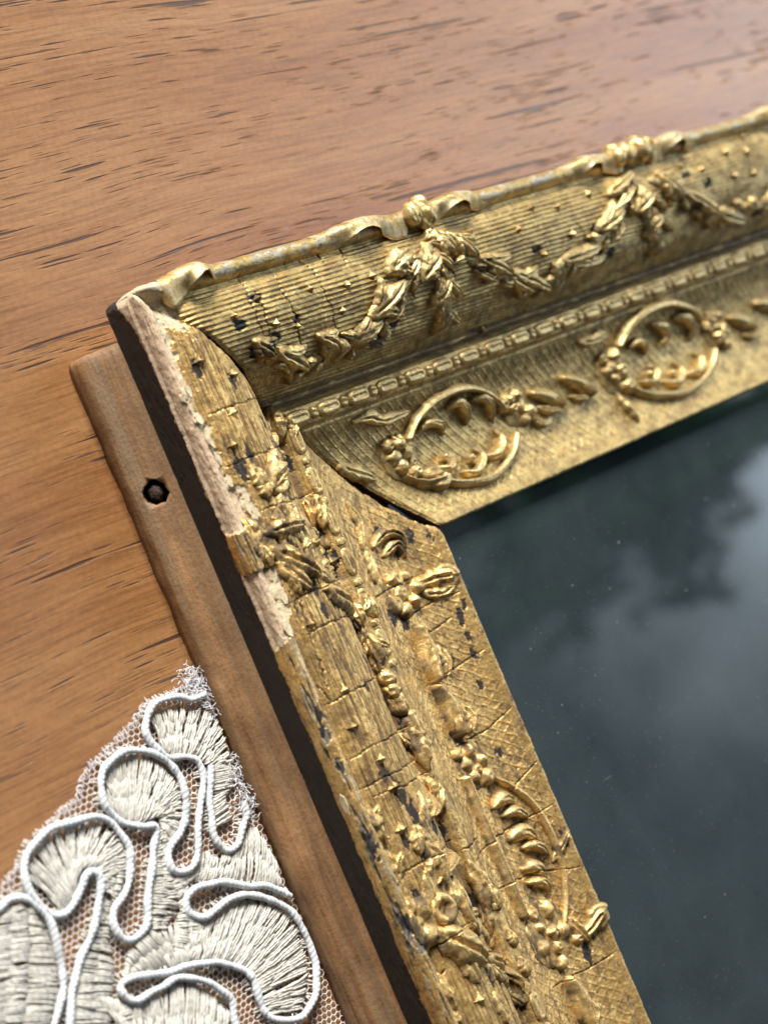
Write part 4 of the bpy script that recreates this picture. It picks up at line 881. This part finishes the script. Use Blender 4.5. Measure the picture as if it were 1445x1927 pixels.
# ---- backing strips of bare wood under the frame
def loft(name,secs,m,parent,closed=True):
    """secs: list of (k,3) closed sections"""
    k=len(secs[0]); V=np.concatenate(secs); F=[]
    for i in range(len(secs)-1):
        for j in range(k): F.append((i*k+j,i*k+(j+1)%k,(i+1)*k+(j+1)%k,(i+1)*k+j))
    me=bpy.data.meshes.new(name); me.from_pydata([tuple(v*MM) for v in V],[],F+[list(range(k))[::-1],list(range(len(V)-k,len(V)))])
    import bmesh
    b=bmesh.new(); b.from_mesh(me); bmesh.ops.recalc_face_normals(b,faces=b.faces); b.to_mesh(me); b.free()
    for p in me.polygons: p.use_smooth=len(p.vertices)==4
    me.materials.append(m); o=bpy.data.objects.new(name,me); scene.collection.objects.link(o)
    if parent: o.parent=parent
    return o
secs=[]
ys=np.r_[-6.6,-6.9,-7.6,np.arange(-9,-181,-1.2)]
for i,y in enumerate(ys):
    e=(.8,.35,.1)[i] if i<3 else 0
    n=lambda s,a=1.: a*(float(fbm(y*.25,s*3.1,120+s,3))-.5)
    base=[(-4.95+n(1,.9),.15),(-5.1+n(2,.7),1.5),(-5.1+n(3,.8),2.8),(-4.95+n(4,.7),3.7+n(9,.5)),(-4.4+n(5,.4),4.55+n(9,.5)),(-3.3,5.6+n(6,.35)),(-2.0,6.95+n(7,.3)),(-.9,8.1+n(8,.3)),(-.2,8.8),(.6,9.1),(8,9.1),(8,.15)]
    secs.append(np.array([(x+e*(1.2 if x<0 else 0),y,z-e*(1 if z>5 else -.3)) for x,z in base]))
back=loft('backing_strip',secs,BARE,frame); back['label']='bare brown wooden strip with a nail hole along the outer side'
# nail hole: a ragged dark socket with an old nail head standing in it
hx,hy,hz=NAIL
def ring(r,dx,k=14,sd=0,rag=0):
    nx=np.array([-.71,0,.71]); u=np.array([0,1,0]); v=np.array([.71,0,.71]); out=[]
    for i in range(k):
        a=2*math.pi*i/k; rr=r*(1+rag*1.3*math.sin(i*5.3+sd)+rag*.9*math.sin(i*2.9)); out.append(np.array([hx,hy,hz])+nx*dx+u*rr*math.cos(a)+v*rr*math.sin(a)*.95)
    return out
def tris(name,rings,m,parent,cap=True,smooth=False):
    V=[p for r in rings for p in r]; k=len(rings[0]); F=[]
    for i in range(len(rings)-1):
        for j in range(k): F.append((i*k+j,i*k+(j+1)%k,(i+1)*k+(j+1)%k,(i+1)*k+j))
    if cap: F.append(list(range(len(V)-k,len(V))))
    me=bpy.data.meshes.new(name); me.from_pydata([tuple(v*MM) for v in V],[],F); me.materials.append(m); me.update()
    o=bpy.data.objects.new(name,me); scene.collection.objects.link(o); o.parent=parent; return o
BLACKM,_nt,_b=mat('nail_hole_black'); _b.inputs['Base Color'].default_value=(.012,.009,.008,1); _b.inputs['Roughness'].default_value=.9  # near-black lining colour for the nail hole
# the socket is cut into the strip
bpy.context.view_layer.update()
cut=tris('nail_socket_cutter',[ring(2.15,-3.2,16),ring(2.3,1.0,16,1,.08),ring(2.5,2.5,16,1,.08)],BLACKM,None)
import bmesh
b=bmesh.new(); b.from_mesh(cut.data); bmesh.ops.contextual_create(b,geom=[e for e in b.edges if e.is_boundary]); bmesh.ops.holes_fill(b,edges=[e for e in b.edges if e.is_boundary]); bmesh.ops.recalc_face_normals(b,faces=b.faces); b.to_mesh(cut.data); b.free()
md=back.modifiers.new('b','BOOLEAN'); md.operation='DIFFERENCE'; md.object=cut; md.solver='EXACT'
dg=bpy.context.evaluated_depsgraph_get(); nm=bpy.data.meshes.new_from_object(back.evaluated_get(dg)); back.modifiers.clear(); back.data=nm
bpy.data.objects.remove(cut)
rim=tris('nail_socket',[ring(2.34,-.15,16,1,.1),ring(2.25,-.5,16,1,.08),ring(2.1,-3.0,16)],BLACKM,back)
nail=tris('nail_head',[ring(1.5,-2.6,6),ring(1.55,-1.0,6,.5,.05),ring(1.15,-.55,6,.5,.05),ring(.45,-.42,6)],IRON,back); nail['label']='rusty faceted nail head sunk in its hole'
# strip under the top rail and inner rebate, hidden but real
secs=[]
for x in np.linspace(9,204,8): secs.append(np.array([(x,-.8,.15),(x,-.8,9.0),(x,-24,9.0 if 0 else 6.4),(x,-24,.15)]))
loft('backing_strip',secs,BARE,frame)
# ---- glass
V=np.array([(50,-50,2.0),(206,-50,2.0),(206,-205,2.0),(50,-205,2.0),(50,-50,.3),(206,-50,.3),(206,-205,.3),(50,-205,.3)],float)
gl=mesh_np('glass_pane',V,np.array([(3,2,1,0),(4,5,6,7),(0,1,5,4),(1,2,6,5),(2,3,7,6),(3,0,4,7)]),GLASS,frame,None,False); gl['label']='dark dusty glass reflecting leaves and pale sky'
# ---------------- table ----------------
V=np.array([(-450,-500,0),(650,-500,0),(650,520,0),(-450,520,0),(-450,-500,-22),(650,-500,-22),(650,520,-22),(-450,520,-22)],float)
tb=mesh_np('tabletop',V,np.array([(0,1,2,3),(7,6,5,4),(4,5,1,0),(5,6,2,1),(6,7,3,2),(7,4,0,3)]),TABLE,None,None,False); tag(tb,kind='structure')
# ---------------- lace ----------------
lace=empty('lace_trim'); tag(lace,'cream corded lace trim with net ground and frayed edge, lying beside the wooden strip','lace')
def tube(V,F,C,pts,r,k=6,len0=0.,taper=.0):
    P=np.asarray(pts,float); n=len(P)
    T=np.gradient(P,axis=0); T/=np.linalg.norm(T,axis=1)[:,None]+1e-9
    up=np.array([0,0,1.]); S=np.cross(T,up); S/=np.linalg.norm(S,axis=1)[:,None]+1e-9; U=np.cross(S,T)
    L=np.r_[0,np.cumsum(np.linalg.norm(np.diff(P,axis=0),axis=1))]+len0
    r=np.broadcast_to(r,(n,)) if np.ndim(r)<2 else r
    a=np.arange(k)/k*2*math.pi
    ring=P[:,None,:]+r[:,None,None]*(np.cos(a)[None,:,None]*S[:,None,:]+np.sin(a)[None,:,None]*U[:,None,:])
    off=sum(len(v) for v in V); V.append(ring.reshape(-1,3))
    c=np.zeros((n,k,4)); c[...,0]=L[:,None]; c[...,1]=(a/(2*math.pi))[None,:]; c[...,3]=1; C.append(c.reshape(-1,4))
    i=np.arange(n*k).reshape(n,k)+off; j=np.roll(i,-1,1)
    F.append(np.stack([i[:-1],j[:-1],j[1:],i[1:]],-1).reshape(-1,4))
def build_tubes(name,lst,m,parent):
    V,F,C=lst; return mesh_np(name,np.concatenate(V),np.concatenate(F),m,parent,np.concatenate(C))
def resample(P,step):
    P=np.asarray(P,float); L=np.r_[0,np.cumsum(np.linalg.norm(np.diff(P,axis=0),axis=1))]; n=max(3,int(L[-1]/step))
    s=np.linspace(0,L[-1],n); return np.stack([np.interp(s,L,P[:,i]) for i in range(P.shape[1])],-1)
for ci,cp in enumerate(CORDS):
    P=resample(smooth_poly(cp,8),.32); n=len(P)
    s=np.arange(n)*.32
    w=(noise(s*.35,s*0,130+ci)-.5)*.45; w2=(noise(s*.35,s*0,150+ci)-.5)*.45
    z=1.55+.35*(noise(s*.2,s*0,140+ci)-.5)*2
    r=.60*(1+.03*np.sin(s*2.1)+.16*(noise(s*.8,s*0,145+ci)-.5)*2+.07*(noise(s*4,s*0,146+ci)-.5)*2)
    lst=([],[],[]); tube(*lst,np.stack([P[:,0]+w,P[:,1]+w2,z],-1),r,12); build_tubes('cord',lst,CORD,lace)
def polyat(P,s):
    P=np.asarray(P,float); L=np.r_[0,np.cumsum(np.hypot(*np.diff(P,axis=0).T))]; return np.array([np.interp(s*L[-1],L,P[:,0]),np.interp(s*L[-1],L,P[:,1])])
for fi,(A,B,n,rows) in enumerate(FANS):
    lst=([],[],[]); A=smooth_poly(A,6); B=smooth_poly(B,6)
    n=int(n*.74)
    for i in range(n):
        s=(i+.5+random.uniform(-.45,.45))/n; a=polyat(A,s); b=polyat(B,min(1,max(0,s+random.uniform(-.02,.02))))
        for rI in range(rows):
            u0=max(-.04,rI/rows-.16*random.random()-.03); u1=min(1.03,(rI+1)/rows+.16*random.random()+.02)
            if random.random()<.04: continue
            jit=lambda: random.uniform(-.28,.28)
            p0=a+(b-a)*u0+np.array([jit(),jit()]); p1=a+(b-a)*u1+np.array([jit(),jit()])
            zz=.75+.35*random.random()+.25*(rows-rI)/rows; kx=random.uniform(-.25,.25); m=6
            pts=[]
            for q in range(m):
                f=q/(m-1); p=p0+(p1-p0)*f; nrm=np.array([-(p1-p0)[1],(p1-p0)[0]]); nrm=nrm/(np.linalg.norm(nrm)+1e-6)
                p=p+nrm*kx*math.sin(math.pi*f); pts.append((p[0],p[1],zz*(.45+.62*math.sin(math.pi*min(1,max(0,f*.9+.05)))**.6)))
            tube(*lst,pts,.19*random.uniform(.8,1.25)*np.array([.6,1,1,1,1,.6]),6,random.uniform(0,9))
            if random.random()<.6: # a second parallel ply
                o2=nrm*.4; tube(*lst,[(x+o2[0],y+o2[1],z+random.uniform(-.12,.05)) for x,y,z in pts],.18*np.array([.6,1,1,1,1,.6]),6,random.uniform(0,9))
    o=build_tubes('stitching',lst,THREAD,lace); o['kind']='stuff'
# net ground
NP=np.array(NETPOLY)
def inside(x,y,P=NP):
    r=False; j=len(P)-1
    for i in range(len(P)):
        if (P[i,1]>y)!=(P[j,1]>y) and x<(P[j,0]-P[i,0])*(y-P[i,1])/(P[j,1]-P[i,1]+1e-9)+P[i,0]: r=not r
        j=i
    return r
lst=([],[],[]); a_=.66; ca,sa=math.cos(.5),math.sin(.5); seen=set(); lo=NP.min(0); hi=NP.max(0); cxx,cyy=(lo+hi)/2; ext=max(hi-lo)*.75
def hexpt(i,j):
    # honeycomb vertices from a triangular lattice
    return None
nx=int(ext/(a_*1.5))+2; ny=int(ext/(a_*1.732))+2
for i in range(-nx,nx):
    for j in range(-ny,ny):
        x=i*a_*1.5; y=(j+.5*(i%2))*a_*1.732
        wx=x*ca-y*sa+cxx; wy=x*sa+y*ca+cyy
        wx+=.5*(float(noise(wx*.25,wy*.25,160))-.5); 
        if wx>-5.4 or not inside(wx,wy): continue
        vs=[]
        for k in range(6):
            an=k*math.pi/3; px=x+a_*math.cos(an); py=y+a_*math.sin(an)
            X=px*ca-py*sa+cxx; Y=px*sa+py*ca+cyy
            X+=.45*(float(noise(X*.3,Y*.3,161))-.5)+.18*(float(noise(X*2,Y*2,162))-.5); Y+=.45*(float(noise(X*.3,Y*.3,163))-.5)
            vs.append((X,Y,.32+.25*float(noise(X*.3,Y*.3,164))))
        for k in (0,1,2,3,4,5):
            p,q=vs[k],vs[(k+1)%6]; key=(round((p[0]+q[0])*5),round((p[1]+q[1])*5))
            if key in seen: continue
            seen.add(key); seen.update([(key[0]+1,key[1]),(key[0],key[1]+1)]) if 0 else None
            tube(*lst,[p,q],.085,3)
nt_=build_tubes('net_ground',lst,NET,lace); nt_['kind']='stuff'
# whip stitches along the outer edge and fuzz at the frayed tip
lst=([],[],[]); E=resample(NP[2:14],.42)
for i,(x,y) in enumerate(E):
    if x>-5.6: continue
    dx,dy=E[min(i+1,len(E)-1)]-E[max(i-1,0)]; l=math.hypot(dx,dy)+1e-6; nx_,ny_=-dy/l,dx/l
    for k in range(1):
        r=random.uniform(.2,.9); sx=random.uniform(-.5,.5); s0=random.uniform(-1.2,-.2)
        tube(*lst,[(x+nx_*s0,y+ny_*s0,.5),(x+nx_*r*.5+sx*.5,y+ny_*r*.5,.9),(x+nx_*r*.75+sx,y+ny_*r*.75+sx,.4)],.07,3)
for i in range(300):
    bx,by=FUZZ[i%len(FUZZ)]; x=bx+random.gauss(0,1.0); y=by+random.gauss(0,.9); an=random.uniform(0,6.28); L=random.uniform(.8,2.6)
    if x>-5.4: x=-5.4-random.random()
    pts=[]; cz0=random.uniform(.3,2.0)
    for k in range(5):
        an+=random.uniform(-.8,.8); x+=math.cos(an)*L/5; y+=math.sin(an)*L/5; pts.append((min(x,-5.3),y,max(.15,cz0+random.uniform(-.3,.3)+k*.1)))
    tube(*lst,pts,random.uniform(.04,.09),3)
fz=build_tubes('frayed_fibres',lst,FUZZM,lace); fz['kind']='stuff'
# whip stitching beside the cords: short threads crossing under the outer side
lst=([],[],[])
for ci,cp in enumerate(CORDS):
    P=resample(smooth_poly(cp,8),.55)
    for i in range(1,len(P)-1):
        d=P[i+1]-P[i-1]; d/=np.linalg.norm(d)+1e-6; n2=np.array([-d[1],d[0]])
        for sg in (-1,1):
            if random.random()<.5: continue
            L=random.uniform(.9,1.35); s_0=P[i]+n2*sg*.3; s_1=P[i]+n2*sg*L+d*random.uniform(-.4,.4)
            tube(*lst,[(s_0[0],s_0[1],1.0),(*((s_0+s_1)/2),.95),(s_1[0],s_1[1],.4)],.15,4)
ws=build_tubes('edge_stitching',lst,THREAD,lace); ws['kind']='stuff'
# ---------------- leafy plant that the glass mirrors ----------------
def leafy(name,label,centres,spread,n,ls):
    root=empty(name,None,tuple(centres[0])); tag(root,label,'plant')
    V=[];F=[];c0=np.array(centres[0])
    for i in range(n):
        c=np.array(centres[i%len(centres)])-c0+rng.normal(0,1,3)*spread; u=rng.normal(0,1,3); u/=np.linalg.norm(u); v=np.cross(u,rng.normal(0,1,3)); v/=np.linalg.norm(v); L=ls*rng.uniform(.6,1.3)
        k=len(V)*1
        for a,b2 in ((0,0),(.3,.22),(.65,.2),(1,0),(.65,-.2),(.3,-.22)): V.append(c+u*L*a+v*L*b2+np.cross(u,v)*L*.12*math.sin(a*3))
        F.append(tuple(range(k,k+6)))
    me=bpy.data.meshes.new('foliage'); me.from_pydata([tuple(p) for p in V],[],F); me.materials.append(LEAFM); o=bpy.data.objects.new('foliage',me); scene.collection.objects.link(o); o.parent=root
    st=([],[],[])
    for c in centres:
        e=(np.array(c)-c0)*1000; tube(*st,[e*0+np.array([0,0,-500.]),e*.4+np.array([0,0,-150.]),e],np.array([12,9,5.]),8)
    s=build_tubes('stem',st,LEAFM,root)
    return root
def dirp(zen,lat,dist):
    """point on the mirrored line of sight: zen degrees from vertical towards +x, lat degrees towards -y"""
    v=np.array([math.sin(R(zen))*math.cos(R(lat)),-math.sin(R(lat)),math.cos(R(zen))*math.cos(R(lat))]); return tuple(np.array([.09,-.08,0])+v*dist)

leafy('leafy_branch','dark green leafy branch hanging above the table, seen mirrored in the glass',[dirp(50,.6,1.5),dirp(51.6,.2,1.5),dirp(49.6,3.2,1.5),dirp(48.2,-.5,1.5),dirp(50.5,1.5,1.5),dirp(46.1,3.4,1.5),dirp(53,-2.5,1.5)],.034,600,.056)
